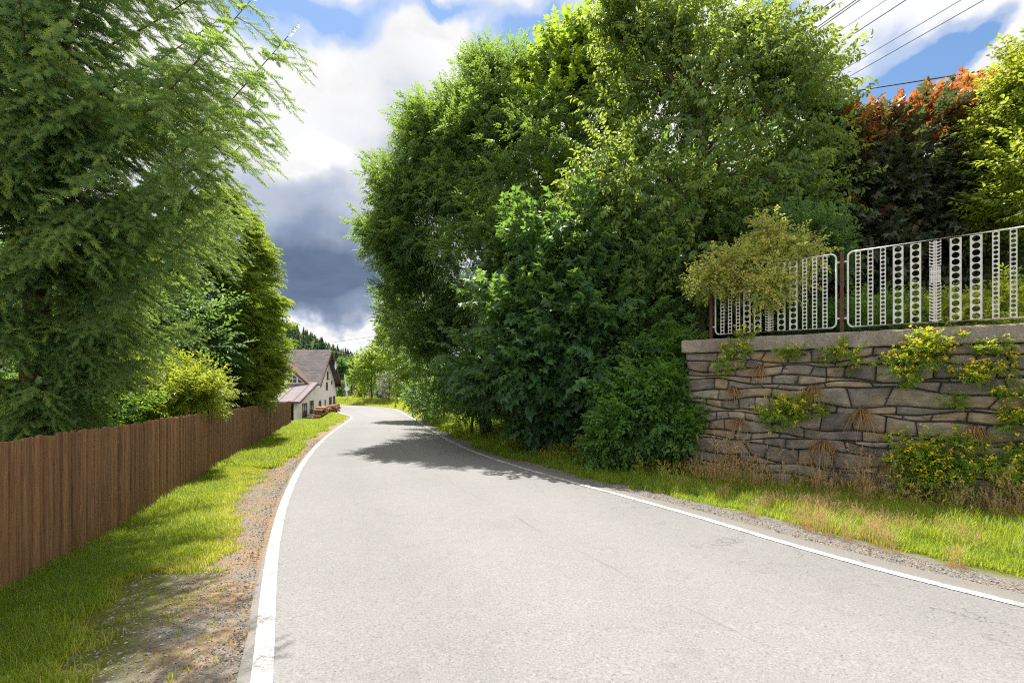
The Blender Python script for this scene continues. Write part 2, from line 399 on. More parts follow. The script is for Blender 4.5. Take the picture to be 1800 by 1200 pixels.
M['golden'] = leaf_mat('yellow_green_leaves', G((0, (.06, .12, .014)), (.5, (.16, .22, .018)), (1, (.30, .32, .03))), (.56, .64, .06), .40)
M['variegated'] = leaf_mat('variegated_yellow_leaves', G((0, (.10, .17, .03)), (.5, (.24, .29, .06)), (.8, (.46, .44, .12)), (1, (.52, .36, .09))), (.66, .70, .14), .40)
M['spruce'] = leaf_mat('spruce_needles', G((0, (.038, .105, .05)), (.5, (.088, .18, .07)), (1, (.25, .33, .09))), (.50, .68, .10), .36, .5)
M['thuja'] = leaf_mat('golden_thuja_sprays', G((0, (.03, .085, .018)), (.5, (.10, .17, .026)), (1, (.25, .30, .04))), (.50, .64, .05), .40)
M['thuja_dark'] = leaf_mat('dark_thuja_sprays', G((0, (.02, .06, .014)), (.5, (.035, .09, .018)), (1, (.08, .14, .02))), (.26, .42, .025), .32)
M['bush'] = leaf_mat('fresh_green_leaves', G((0, (.03, .085, .022)), (.5, (.06, .14, .03)), (1, (.12, .20, .04))), (.32, .54, .04), .4)
M['grass'] = leaf_mat('grass_blades', G((0, (.05, .13, .016)), (.35, (.12, .20, .02)), (.65, (.26, .30, .03)), (.85, (.40, .33, .08)), (1, (.50, .38, .16))), (.56, .64, .045), .44, .5, .3)
M['dry_grass'] = leaf_mat('dry_grass_blades', G((0, (.16, .09, .035)), (.5, (.32, .20, .09)), (1, (.50, .37, .20))), (.55, .36, .12), .38, .6, .2)
M['corydalis'] = leaf_mat('wall_plant_leaves', G((0, (.08, .17, .022)), (.5, (.16, .26, .03)), (1, (.28, .34, .035))), (.60, .72, .04), .42)
M['blossom'] = leaf_mat('yellow_blossom', G((0, (.80, .62, .015)), (1, (.88, .74, .05))), (.95, .82, .04), .40)
M['far_leaf'] = leaf_mat('far_foliage', G((0, (.022, .055, .018)), (.5, (.045, .09, .022)), (1, (.10, .14, .025))), (.26, .38, .03), .36)
M['far_conifer'] = leaf_mat('far_conifer_foliage', G((0, (.016, .042, .022)), (.5, (.03, .062, .03)), (1, (.055, .09, .034))), (.10, .18, .04), .25)
M['white_flower'] = leaf_mat('pale_blossoming_foliage', G((0, (.10, .13, .08)), (.5, (.26, .28, .22)), (1, (.5, .5, .46))), (.4, .45, .3), .3)

# ------------------------------------------------------------------ leaf and twig templates
def rot_xyz(ax, ay, az):
    return np.array(Matrix.Rotation(az, 3, 'Z') @ Matrix.Rotation(ay, 3, 'Y') @ Matrix.Rotation(ax, 3, 'X'))
def leaf_oval(L, W, fold=.25, droop=.25):
    y = np.array([0, .32, .68, 1.]) * L
    z = -droop * L * (y / L) ** 2
    f = fold * W
    V = np.array([[0, 0, 0], [-W * .42, y[1], z[1] + f], [-W * .36, y[2], z[2] + f * .8], [0, L, z[3]], [W * .36, y[2], z[2] + f * .8], [W * .42, y[1], z[1] + f],
                  [0, y[1], z[1]], [0, y[2], z[2]]])
    return V, [np.array([[0, 6, 1, 1], ])[:, :3], np.array([[0, 5, 6]]), np.array([[6, 7, 2, 1], [6, 5, 4, 7]]), np.array([[7, 3, 2], [7, 4, 3]])], np.zeros(8)
def leaf_simple(L, W, fold=.2, droop=.2):
    V = np.array([[0, 0, 0], [-W * .5, L * .45, fold * W - droop * L * .2], [0, L, -droop * L], [W * .5, L * .45, fold * W - droop * L * .2]])
    return V, [np.array([[0, 2, 1], [0, 3, 2]])], np.zeros(4)
def leaf_palm(L, fold=.2, droop=.25):
    """a five-lobed leaf: notched outline fan around the stalk end"""
    ang = np.radians([-158, -118, -92, -70, -46, -30, 0, 30, 46, 70, 92, 118, 158]) + PI / 2
    rad = np.array([.28, .5, .34, .78, .40, .86, 1., .86, .40, .78, .34, .5, .28])
    rad[5] = .55; rad[7] = .55
    x = np.cos(ang) * rad * L * .8; y = np.sin(ang) * rad * L * .8 + .3 * L
    z = fold * np.abs(x) - droop * (y ** 2 / L)
    V = np.r_[[[0, .3 * L, 0]], np.c_[x, y, z]]
    i = np.arange(1, len(V) - 1)
    return V, [np.stack([np.zeros_like(i), i, i + 1], -1)], np.zeros(len(V))
def combine(parts):
    V = []; Fs = []; T = []; n = 0
    for v, fs, t in parts:
        V.append(v); T.append(t); Fs += [f + n for f in fs]; n += len(v)
    tri = [f for f in Fs if f.shape[1] == 3]; qd = [f for f in Fs if f.shape[1] == 4]
    return np.concatenate(V), [np.concatenate(g) for g in (tri, qd) if g], np.concatenate(T)
def place(leaf, R, p, t=0):
    return leaf[0] @ R.T + p, leaf[1], leaf[2] + t
def stick(p0, p1, r):
    V, Fs = tube_vf(np.array([p0, p1]), [r, r * .6], 3)
    return V, Fs[:1], np.full(len(V), -.35)
def twig(rng, length, n, leaf_fn, spread=55, droop=20, tone=.13, stem=.003, tip=True):
    parts = [stick([0, 0, 0], [0, length, -.03], stem)] if stem else []
    for i in range(n):
        y = length * (i + .6) / n
        side = 1 if i % 2 else -1
        R = rot_xyz(math.radians(-droop + rng.normal(0, 16)), math.radians(rng.normal(0, 28)), -side * math.radians(spread + rng.normal(0, 14)))
        parts.append(place(leaf_fn(rng), R, np.array([0, y, rng.normal(0, .012)]), rng.normal(0, tone)))
    if tip: parts.append(place(leaf_fn(rng), rot_xyz(math.radians(-droop * .6), math.radians(rng.normal(0, 20)), rng.normal(0, .2)), np.array([0, length, -.02]), rng.normal(0, tone)))
    return combine(parts)
def pinnate(rng, L=.24, pairs=4, l=.085, w=.03):
    parts = []
    for i in range(pairs):
        y = L * (.3 + .6 * i / pairs)
        for s in (-1, 1):
            R = rot_xyz(math.radians(-14 + rng.normal(0, 9)), math.radians(rng.normal(0, 14)), -s * math.radians(58 + rng.normal(0, 6)))
            parts.append(place(leaf_simple(l, w), R, np.array([0, y, -.25 * y * y / L])))
    parts.append(place(leaf_simple(l * 1.1, w * 1.1), rot_xyz(-.3, 0, 0), np.array([0, L * .92, -.2 * L])))
    return combine(parts)
_r = np.random.default_rng(5)
TW_ASH = [twig(_r, .45, 6, lambda r: pinnate(r), 55, 14, .12) for _ in range(5)]
TW_MAPLE = [twig(_r, .42, 7, lambda r: leaf_palm(.15 * r.uniform(.75, 1.15)), 60, 22, .14) for _ in range(5)]
TW_PEAR = [twig(_r, .44, 13, lambda r: leaf_oval(.095 * r.uniform(.75, 1.2), .05, .25, .3), 58, 38, .14) for _ in range(5)]
TW_OVAL = [twig(_r, .34, 10, lambda r: leaf_oval(.075 * r.uniform(.75, 1.2), .04, .2, .2), 55, 14, .14) for _ in range(5)]
TW_NARROW = [twig(_r, .40, 16, lambda r: leaf_oval(.085 * r.uniform(.75, 1.2), .026, .2, .22), 50, 10, .14) for _ in range(5)]
TW_SMALL = [twig(_r, .26, 12, lambda r: leaf_simple(.042 * r.uniform(.75, 1.2), .026), 55, 22, .16) for _ in range(5)]
TW_BUSH = [twig(_r, .40, 6, lambda r: pinnate(r, .20, 2, .10, .06), 58, 24, .12) for _ in range(5)]
TW_FAR = [twig(_r, .8, 9, lambda r: leaf_simple(.30 * r.uniform(.7, 1.2), .2), 55, 14, .16, 0) for _ in range(4)]

def in_ell(rng, n, lo=.55):
    d = norm(rng.normal(size=(n, 3)))
    r = lo + (1 - lo) * np.sqrt(rng.random(n))
    return d * r[:, None]
def clump_centres(rng, ells):
    """ells: (centre, radii, number of clumps, clump radius)"""
    out = []
    for c, rad, n, cr in ells:
        d = in_ell(rng, n, .45)
        P = np.asarray(c) + d * np.asarray(rad)
        out.append(np.c_[P, cr * rng.uniform(.75, 1.3, n), np.tile(c, (n, 1)), d])
    return np.concatenate(out)
def leafy(a, rng, cl, per, tw, up=.3, jitter=.45, size=1., shell=.35, squash=.8, tone0=.42, droop=0, tone_up=.0):
    """dresses every clump with leafy twigs pointing out of it"""
    n = len(cl)
    for k in range(len(tw)):
        idx = np.repeat(np.arange(n), max(1, per // len(tw)))
        d = in_ell(rng, len(idx), shell)
        Pp = cl[idx, :3] + d * cl[idx, 3:4] * np.array([1, 1, squash])
        out = cl[idx, 7:10]
        dr = norm(d * .7 + out * .55 + rng.normal(size=d.shape) * jitter + np.array([0, 0, up - droop]))
        Rm = frames(dr, roll=rng.normal(0, .5, len(idx)))
        sc = size * rng.uniform(.75, 1.25, len(idx))
        t = tone0 + rng.normal(0, .12, len(idx)) + .15 * rng.normal(size=n)[idx] + tone_up * d[:, 2]
        bake(a, tw[k], Rm * sc[:, None, None], Pp, t)
def limb_path(rng, p0, p1, n=7, sag=.12, wob=.06):
    u = np.linspace(0, 1, n)[:, None]; L = np.linalg.norm(p1 - p0)
    P = p0 + (p1 - p0) * u
    P[:, 2] += -sag * L * np.sin(u[:, 0] * PI) * .6 + 0
    P[1:-1] += rng.normal(0, wob * L * .4, (n - 2, 3)) * .5
    return P
def woody(a, rng, base, top, r0, cl, limbs=14, sides=7, start=.3, r_l=None):
    """a tapered, slightly bent trunk with limbs reaching into the clumps"""
    n = 9; u = np.linspace(0, 1, n)
    P = base + (top - base) * u[:, None]; P[1:-1, :2] += rng.normal(0, .035 * (top[2] - base[2]) * .4, (n - 2, 2))
    P[0, 2] -= .3
    R = r0 * (1 - .85 * u); R[0] *= 1.35
    tube(a, P, R, sides + 2)
    pick = rng.permutation(len(cl))[:limbs]
    for i in pick:
        c = cl[i, :3]
        h = np.clip((c[2] - base[2]) / max(.1, (top[2] - base[2])) - .22, start, .92)
        p0 = np.array([np.interp(h, u, P[:, k]) for k in range(3)])
        r = (r_l or r0 * .34) * rng.uniform(.6, 1.1) * (1.15 - h * .6)
        Q = limb_path(rng, p0, c, 7)
        tube(a, Q, np.linspace(r, r * .16, 7), sides)
        for _ in range(3):
            j = rng.integers(2, 6); e = c + rng.normal(0, cl[i, 3] * .7, 3)
            tube(a, limb_path(rng, Q[j], e, 5), np.linspace(r * .36, r * .08, 5), 4)

def tree(name, label, base, height, r0, ells, tw, leafm, per, seed, cat='tree', group=None, limbs=16, barkm='bark', top_xy=None, extra=None, es=1., cl_k=1., cr_k=1., **kw):
    rng = np.random.default_rng(seed)
    ells = [(c, tuple(v * es for v in r), max(4, int(n * cl_k)), cr * es * cr_k) for c, r, n, cr in ells]
    base = np.array([base[0], base[1], float(terrain(base[0], base[1]))])
    top = base + np.array([0, 0, height])
    if top_xy is not None: top[:2] = top_xy
    t = thing(name, label, cat, base, group)
    cl = clump_centres(rng, ells)
    a = Acc(); leafy(a, rng, cl, per, tw, **kw)
    a.build('crown', M[leafm], t, base)
    b = Acc(); woody(b, rng, base, top, r0, cl, limbs)
    b.build('trunk', M[barkm], t, base, True)
    return t, cl

# ------------------------------------------------------------------ ground, road, markings
def grid_lines(a, b, fine_a, fine_b, fine, grow=1.25):
    L = list(np.arange(fine_a, fine_b + 1e-6, fine)); s = fine; x = fine_b
    while x < b: s *= grow; x += s; L.append(min(x, b))
    s = fine; x = fine_a
    while x > a: s *= grow; x -= s; L.insert(0, max(x, a))
    return np.unique(np.array(L))
gx = grid_lines(-700, 700, -16, 12, .28); gy = grid_lines(-30, 1100, -2, 36, .28, 1.06)
GX, GY = np.meshgrid(gx, gy)
GZ = terrain(GX, GY)
inside = ((GX.ravel() > edge_l(GY.ravel()) - .15) & (GX.ravel() < edge_r(GY.ravel()) + .4) & (GY.ravel() < 82)).reshape(GX.shape)
GZ = GZ - .06 * inside
a = Acc(); nx = len(gx); i = np.arange(len(gy) - 1)[:, None] * nx; j = np.arange(nx - 1)[None]
a.add(np.stack([GX, GY, GZ], -1), np.stack([i + j, i + j + 1, i + nx + j + 1, i + nx + j], -1).reshape(-1, 4))
ground = a.build('ground', M['ground'], smooth=True); tag(ground, 'grassy verges and garden soil beside the road', kind='structure')
dl = poly_dist(GX, GY, LC); dr = poly_dist(GX, GY, RC)
e = np.minimum(dl - .1, dr - .42)
e = np.where(inside.ravel(), -.1, e)
at_ = ground.data.attributes.new('edge', 'FLOAT', 'POINT'); at_.data.foreach_set('value', e.astype(np.float32))
at_ = ground.data.attributes.new('side', 'FLOAT', 'POINT'); at_.data.foreach_set('value', (dr < dl).astype(np.float32))

def edge_normals(P):
    d = np.gradient(P, axis=0); d = norm(d); return np.c_[d[:, 1], -d[:, 0]]
def arc(P, k):
    s = np.r_[0, np.cumsum(np.hypot(*np.diff(P, axis=0).T))]; return s
# pair the two edges by nearest neighbour so the cross sections stay square to the road
RN = edge_normals(RP)
pair = np.array([np.argmin(((LP - p) ** 2).sum(1)) for p in RP]); pair = np.maximum.accumulate(pair)
LQ = np.c_[np.convolve(np.r_[np.repeat(LP[pair[0], 0], 6), LP[pair, 0], np.repeat(LP[pair[-1], 0], 6)], np.ones(13) / 13, 'valid'), np.convolve(np.r_[np.repeat(LP[pair[0], 1], 6), LP[pair, 1], np.repeat(LP[pair[-1], 1], 6)], np.ones(13) / 13, 'valid')]
LNRM = edge_normals(LP)
wig = lambda n, sd: np.convolve(np.random.default_rng(sd).normal(0, 1, n + 8), np.ones(9) / 9, 'valid')
RO = RP + RN * (.34 + .10 * wig(len(RP), 1))[:, None]
LO = LQ - edge_normals(LQ) * (.09 + .06 * wig(len(LQ), 2))[:, None]
nc = 14; u = np.linspace(0, 1, nc)
XY = LO[:, None] * (1 - u)[None, :, None] + RO[:, None] * u[None, :, None]
Z = base_z(XY[..., 1]) + .012 + .03 * np.sin(u * PI)[None] - np.where(True, .57 * sstep(.4, 2.4, edge_l(XY[..., 1]) - XY[..., 0]) * sstep(31, 38, XY[..., 1]) * (1 - sstep(54, 62, XY[..., 1])), 0)
def road_z(x, y):
    return base_z(y)
a = Acc(); n = len(RP); i = np.arange(n - 1)[:, None] * nc; j = np.arange(nc - 1)[None]
a.add(np.concatenate([XY, Z[..., None]], -1), np.stack([i + j, i + j + 1, i + nc + j + 1, i + nc + j], -1).reshape(-1, 4), np.tile(u, n))
road = a.build('road', M['asphalt'], smooth=True); tag(road, 'worn pale grey asphalt lane bending left', kind='structure')

def strip_line(name, P, N, off, w, lab, zo):
    A = P + N * (off - w / 2); B = P + N * (off + w / 2)
    # z on the road surface, by nearest cross-section
    def zz(Q):
        out = np.empty(len(Q))
        for k, q in enumerate(Q):
            kk = np.argmin(((LO + RO) / 2 - q) @ ((LO + RO) / 2 - q).T.diagonal()) if False else None
            d2 = ((XY - q) ** 2).sum(-1); m = np.unravel_index(np.argmin(d2), d2.shape); out[k] = 0
            uu = np.clip(np.dot(q - LO[m[0]], RO[m[0]] - LO[m[0]]) / np.dot(RO[m[0]] - LO[m[0]], RO[m[0]] - LO[m[0]]), 0, 1)
            out[k] = base_z(q[1]) + .012 + .03 * math.sin(uu * PI) + zo
        return out
    V = np.stack([np.c_[A, zz(A)], np.c_[B, zz(B)]], 1)
    i = np.arange(len(P) - 1) * 2
    a = Acc(); a.add(V, np.stack([i, i + 1, i + 3, i + 2], -1))
    o = a.build(name, M['paint']); tag(o, lab, kind='structure'); return o
k = RP[:, 1] < 57
strip_line('road_marking', RP[k], RN[k], 0, .115, 'faded white edge line on the wall side of the road', .006)
k = LP[:, 1] < 47
strip_line('road_marking', LP[k], LNRM[k], 0, .12, 'white edge line on the wooden fence side of the road', .006)

# ------------------------------------------------------------------ wooden fence
def wooden_fence():
    rng = np.random.default_rng(11)
    A = FA - FD * 5.2; L = np.linalg.norm(FB - A)
    t = thing('wooden_fence', 'long brown vertical board fence along the left verge', 'fence', (A[0], A[1], float(terrain(*A))))
    O = np.array(t.location)
    ax3 = np.array([[FD[0], FD[1], 0], [FNRM[0], FNRM[1], 0], [0, 0, 1.]])
    a = Acc(); s = 0.
    while s < L:
        w = rng.uniform(.074, .092); c = A + FD * (s + w / 2)
        g = float(terrain(*c)); top = float(base_z(c[1])) + 1.30 + rng.normal(0, .010)
        lean = rng.normal(0, .004); off = rng.normal(0, .004) + (.012 if int(s / .083) % 2 else 0)
        z0 = g + .03 + rng.uniform(0, .03)
        V, Fq = box_vf([0, 0, 0], [w / 2 - .0025, .011, .5])
        V = V.copy(); zz = (V[:, 2] + .5) * (top - z0) + z0
        xx = V[:, 0] * (1 - .12 * (V[:, 2] > 0)) + lean * (V[:, 2] > 0)
        W = np.c_[c[0] + FD[0] * xx + FNRM[0] * (V[:, 1] + off), c[1] + FD[1] * xx + FNRM[1] * (V[:, 1] + off), zz]
        a.add(W, Fq, np.clip(rng.normal(.5, .2), 0, 1)); s += w
    a.build('board_panel', M['planks'], t, O)
    for h in (.35, 1.02):
        r = Acc(); n = 24
        for q in range(n):
            s0, s1 = L * q / n, L * (q + 1) / n; c = A + FD * (s0 + s1) / 2
            slope = (float(base_z((A + FD * s1)[1])) - float(base_z((A + FD * s0)[1]))) / (s1 - s0)
            ax = np.array([norm(np.array([FD[0], FD[1], slope])), ax3[1], [0, 0, 1.]])
            box(r, [c[0] - FNRM[0] * .04, c[1] - FNRM[1] * .04, float(base_z(c[1])) + h], [(s1 - s0) / 2, .022, .04], ax)
        r.build('rail', M['planks'], t, O)
    for q in range(13):
        c = A + FD * (L * (q + .02) / 12.1) - FNRM * .11; g = float(terrain(*c))
        p = Acc(); box(p, [c[0], c[1], g + .5], [.045, .045, .7], ax3); p.build('post', M['planks'], t, O)
wooden_fence()

# ------------------------------------------------------------------ stone wall with coping
WL = 12.5
W3 = lambda s, o, z: np.array([WA[0] + WD[0] * s + WN[0] * o, WA[1] + WD[1] * s + WN[1] * o, z])
def wall_noise(s, k): return .05 * math.sin(s * 1.3 + k * 2.1) + .035 * math.sin(s * 2.9 + k * 4.7) + .02 * math.sin(s * 6.1 + k)
def stone_wall():
    rng = np.random.default_rng(21)
    t = thing('stone_wall', 'grey rubble stone retaining wall with concrete coping under the white fence', 'wall', W3(0, 0, float(terrain(*(WA + WN * .1)))))
    O = np.array(t.location)
    ztop = COPING_TOP - .27
    a = Acc()
    bounds = [ztop]
    while bounds[-1] > -.75: bounds.append(bounds[-1] - rng.choice([.075, .11, .14, .18, .23], p=[.15, .25, .28, .2, .12]))
    nb = len(bounds)
    bz = lambda k, s: bounds[k] + (0 if k == 0 else wall_noise(s, k) * .9)
    def stone(s0, s1, k0, k1, lean, tone, prot):
        nu, nv = 12, 8
        eu = .012 / (s1 - s0); ev = .012 / (bounds[k0] - bounds[k1]); U = np.r_[0, np.linspace(eu, 1 - eu, nu - 2), 1]; Vv = np.r_[0, np.linspace(ev, 1 - ev, nv - 2), 1]; g = .002
        P = np.empty((nv, nu, 3)); sd = rng.random(4) * 10
        for iv, v in enumerate(Vv):
            for iu, uu in enumerate(U):
                sl0 = s0 + g + lean[0] * (v - .5); sl1 = s1 - g + lean[1] * (v - .5)
                s = sl0 + (sl1 - sl0) * uu
                zt = bz(k0, s) - g; zb = bz(k1, s) + g
                z = zb + (zt - zb) * v
                ed = min(min(uu, 1 - uu) * (s1 - s0), min(v, 1 - v) * (zt - zb)) / .018
                rnd = 1 - max(0, 1 - ed) ** 2
                o = prot * rnd + .020 * math.sin(s * 9 + sd[0]) * math.sin(z * 13 + sd[1]) + (rng.random() - .5) * .012 + .012 * math.sin(s * 23 + sd[2]) * math.sin(z * 31 + sd[3])
                cn = max(0, (abs(uu - .5) * 2) ** 6 + (abs(v - .5) * 2) ** 6 - 1)
                s -= (uu - .5) * .022 * cn; z -= (v - .5) * .022 * cn
                P[iv, iu] = W3(s, o - (.05 if ed < 1e-6 else 0), z)
        i = np.arange(nv - 1)[:, None] * nu; j = np.arange(nu - 1)[None]
        a.add(P.reshape(-1, 3), np.stack([i + j, i + j + 1, i + nu + j + 1, i + nu + j], -1).reshape(-1, 4), tone)
    k = 0
    while k < nb - 1:
        s = -.02 + rng.uniform(-.03, .03); lean = rng.uniform(-.04, .04); ll = 0
        while s < WL:
            h = bounds[k] - bounds[k + 1]
            w = rng.uniform(.22, .45) if rng.random() < .4 else rng.uniform(.4, .95)
            l2 = rng.normal(0, .25) * h
            split = h > .2 and w < .55 and rng.random() < .4
            tone = rng.random(); 
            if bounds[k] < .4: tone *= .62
            if split:
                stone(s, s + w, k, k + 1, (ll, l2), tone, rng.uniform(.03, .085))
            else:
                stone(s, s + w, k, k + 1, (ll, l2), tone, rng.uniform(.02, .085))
            ll = l2; s += w
        k += 1
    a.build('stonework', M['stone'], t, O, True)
    b = Acc()
    ax = np.array([[WD[0], WD[1], 0], [WN[0], WN[1], 0], [0, 0, 1.]])
    box(b, W3(WL / 2 + .02, -.245, (ztop - .8) / 2 - .002), [WL / 2, .25, (ztop + .8) / 2], ax)
    b.build('wall_core', M['mortar'], t, O)
    c = Acc(); ns = 160; prof = [(-.52, -.002), (.11, .0), (.125, .02), (.125, .235), (.11, .262), (-.52, .272)]
    S = np.linspace(-.08, WL + .05, ns); V = np.empty((ns, len(prof), 3))
    for q, s in enumerate(S):
        for r, (o, z) in enumerate(prof):
            V[q, r] = W3(s, o + .012 * math.sin(s * 7 + r) + rng.normal(0, .005), ztop + .003 + z + rng.normal(0, .004))
    m = len(prof); i = np.arange(ns - 1)[:, None] * m; j = np.arange(m)[None]; k2 = (j + 1) % m
    c.add(V, [np.stack([i + j, i + k2, i + m + k2, i + m + j], -1).reshape(-1, 4), np.array([list(range(m))[::-1], [(ns - 1) * m + r for r in range(m)]])])
    c.build('coping', M['concrete'], t, O)
    d = Acc(); p = W3(4.2, .10, .62)
    th = np.linspace(0, 2 * PI, 17)
    Pd = W3(4.15, .0, .62); tube(d, [W3(4.15, -.1, .62), W3(4.15, .12, .60)], .045, 12)
    d.build('drain_pipe', M['brown_trim'], t, O)
stone_wall()

# ------------------------------------------------------------------ white perforated metal fence on the coping
def holed_strip(w, dia, pitch, n, seg=14):
    a = Acc(); h2 = pitch / 2
    ang = np.arange(seg) * 2 * PI / seg + PI / seg
    for k in range(n):
        cz = (k + .5) * pitch
        c = np.c_[np.cos(ang), np.sin(ang)]
        inner = c * dia / 2
        s = np.minimum(w / 2 / (np.abs(c[:, 0]) + 1e-9), h2 / (np.abs(c[:, 1]) + 1e-9)); outer = c * s[:, None]
        # square the corners
        for q in range(4):
            cc = np.array([[w / 2, h2], [-w / 2, h2], [-w / 2, -h2], [w / 2, -h2]][q]); outer[np.argmin(((outer - cc) ** 2).sum(1))] = cc
        V = []; 
        for y in (-.002, .002):
            V += [np.c_[inner[:, 0], np.full(seg, y), inner[:, 1] + cz], np.c_[outer[:, 0], np.full(seg, y), outer[:, 1] + cz]]
        i = np.arange(seg); j = (i + 1) % seg
        f1 = np.stack([i, i + seg, j + seg, j], -1); f2 = f1[:, ::-1] + 2 * seg; f3 = np.stack([i, j, j + 2 * seg, i + 2 * seg], -1)
        a.add(np.concatenate(V), np.concatenate([f1, f2, f3]))
    for sx in (-1, 1):
        box(a, [sx * (w / 2 + .0025), 0, n * pitch / 2], [.0024, .0022, n * pitch / 2])
    return a
def comb_strip(H):
    a = Acc(); mid = H * .58
    for sx in (-1, 1): box(a, [sx * .012, 0, H / 2], [.008, .002, H / 2])
    n = int(H / .05)
    for k in range(n):
        z = (k + .5) * H / n
        if abs(z - mid) < .13: continue
        box(a, [0, .0042, z], [.072, .002, .008]); 
        for sx in (-1, 1):
            box(a, [sx * .064, .0042, z + .0175], [.008, .0019, .0085]); box(a, [sx * .03, 0, z - .012], [.009, .0018, .006])
    # plate with a scatter of small holes
    nx_, nz_ = 5, 9
    for ix in range(nx_):
        for iz in range(nz_):
            cx, cz = (ix - 2) * .027, mid - .125 + (iz + .5) * .25 / nz_
            r = [.004, .006, .008][(ix * 3 + iz * 5) % 3]; seg = 8
            ang = np.arange(seg) * 2 * PI / seg + PI / seg; c = np.c_[np.cos(ang), np.sin(ang)]
            s = np.minimum(.0135 / (np.abs(c[:, 0])), .0139 / (np.abs(c[:, 1]))); o = c * s[:, None]
            for q in range(4):
                cc = np.array([[.0135, .0139], [-.0135, .0139], [-.0135, -.0139], [.0135, -.0139]][q]); o[np.argmin(((o - cc) ** 2).sum(1))] = cc
            i = np.arange(seg); j = (i + 1) % seg
            V = np.r_[np.c_[c[:, 0] * r + cx, np.full(seg, -.0044), c[:, 1] * r + cz], np.c_[o[:, 0] + cx, np.full(seg, -.0044), o[:, 1] + cz]]
            a.add(V, np.stack([i, i + seg, j + seg, j], -1))
    return a
def s_at(x):                                       # where the sight line of a photo column meets the fence plane
    tx = (x - HX) / F; o = WA - WN * .2
    return (tx * o[1] - o[0]) / (WD[0] - tx * WD[1])
def metal_fence():
    rz = math.atan2(WD[1], WD[0])
    o2 = WA - WN * .2
    t = thing('metal_fence', 'white metal fence of perforated strips with rusty posts on the stone wall', 'fence', (o2[0], o2[1], COPING_TOP), None, rz)
    post_s = [s_at(1252) - .02, s_at(1480)]
    pw = post_s[1] - post_s[0]
    post_s += [s_at(1858), s_at(1858) + pw, s_at(1858) + 2 * pw]
    H, zb = 1.30, .10
    sw = dict(S=.062, L=.116); meshes = {}
    for sidx, s in enumerate(post_s):
        p = Acc(); box(p, [s, 0, .67], [.026, .026, .72]); 
        box(p, [s, 0, 1.402], [.03, .03, .012]); box(p, [s, 0, .008], [.06, .06, .008])
        p.build('post', M['rust'], t)
    order = 'SSSLLCLLSSS'
    proto = {}
    for k in range(4):
        s0, s1 = post_s[k] + .085, post_s[k + 1] - .085
        fr = Acc(); r = .09; pts = []
        for cx, cz, a0 in ((s1 - r, zb + H - r, 0), (s0 + r, zb + H - r, 90), (s0 + r, zb + r, 180), (s1 - r, zb + r, 270)):
            for q in range(6):
                an = math.radians(a0 + 18 * q); pts.append([cx + r * math.cos(an), 0, cz + r * math.sin(an)])
        pts.append(pts[0]); V, Fs = tube_vf(np.array(pts), .0155, 8); fr.add(V, Fs)
        for z in (zb + .16, zb + H - .16):
            for e0, e1 in ((s0 - .06, s0), (s1, s1 + .06)):
                box(fr, [(e0 + e1) / 2, 0, z], [.028, .006, .016])
        frame = fr.build('panel_frame', M['white_metal'], t, smooth=True)
        xs = np.linspace(s0 + .10, s1 - .10, 11)
        if k == 0: xs = np.array([s_at(1180 + q / 2.857) for q in (257, 295, 335, 380, 433, 492, 553, 613, 670, 720, 772)])
        if k == 1:
            v = np.array([s_at(1180 + q / 2.857) for q in (938, 1000, 1063, 1139, 1227, 1325, 1428, 1531, 1630, 1719)])
            xs = np.r_[v, min(v[-1] + (v[-1] - v[-2]), s1 - .08)]
        for q, ch in enumerate(order):
            if ch not in proto:
                if ch == 'S': m = holed_strip(.068, .054, .0671, 19)
                elif ch == 'L': m = holed_strip(.126, .094, .1058, 12)
                else: m = comb_strip(H - .03)
                o = m.build('perforated_strip', M['white_metal'], frame); proto[ch] = o
            else:
                o = proto[ch].copy(); COL.objects.link(o); o.parent = frame
            o.location = (float(xs[q]), 0, zb + .01)
metal_fence()

# ------------------------------------------------------------------ house
HC = np.array([-17.8, 40.0]); HT = norm(np.array([-.12, 1.0])); HS = np.array([-HT[1], HT[0]])   # along the gable, and along the ridge to the left
def H3(t, s, z): 
    p = HC + HT * t * 1.0072 + HS * s; return np.array([p[0], p[1], z])
HAX = np.array([[HT[0], HT[1], 0], [HS[0], HS[1], 0], [0, 0, 1.]])
def prism(a, poly, s0, s1, tone=.5):
    """polygon in (t, z) run along s"""
    n = len(poly); V = [H3(t, s0, z) for t, z in poly] + [H3(t, s1, z) for t, z in poly]
    i = np.arange(n); j = (i + 1) % n
    a.V.append(np.array(V)); a.T.append(np.full(2 * n, tone))
    a.F.append(np.stack([i, j, j + n, i + n], -1) + a.n)
    a.F.append(np.array([list(range(n))[::-1]]) + a.n); a.F.append(np.array([[k + n for k in range(n)]]) + a.n); a.n += 2 * n
def hbox(a, t, s, z, ht, hs, hz, tone=.5): box(a, H3(t, s, z), [ht, hs, hz], HAX, tone)
def slab(a, t0, z0, t1, z1, s0, s1, th):
    d = norm(np.array([t1 - t0, z1 - z0])); nn = np.array([-d[1], d[0]])
    if nn[1] < 0: nn = -nn
    prism(a, [(t0, z0), (t1, z1), (t1 + nn[0] * th, z1 + nn[1] * th), (t0 + nn[0] * th, z0 + nn[1] * th)], s0, s1)
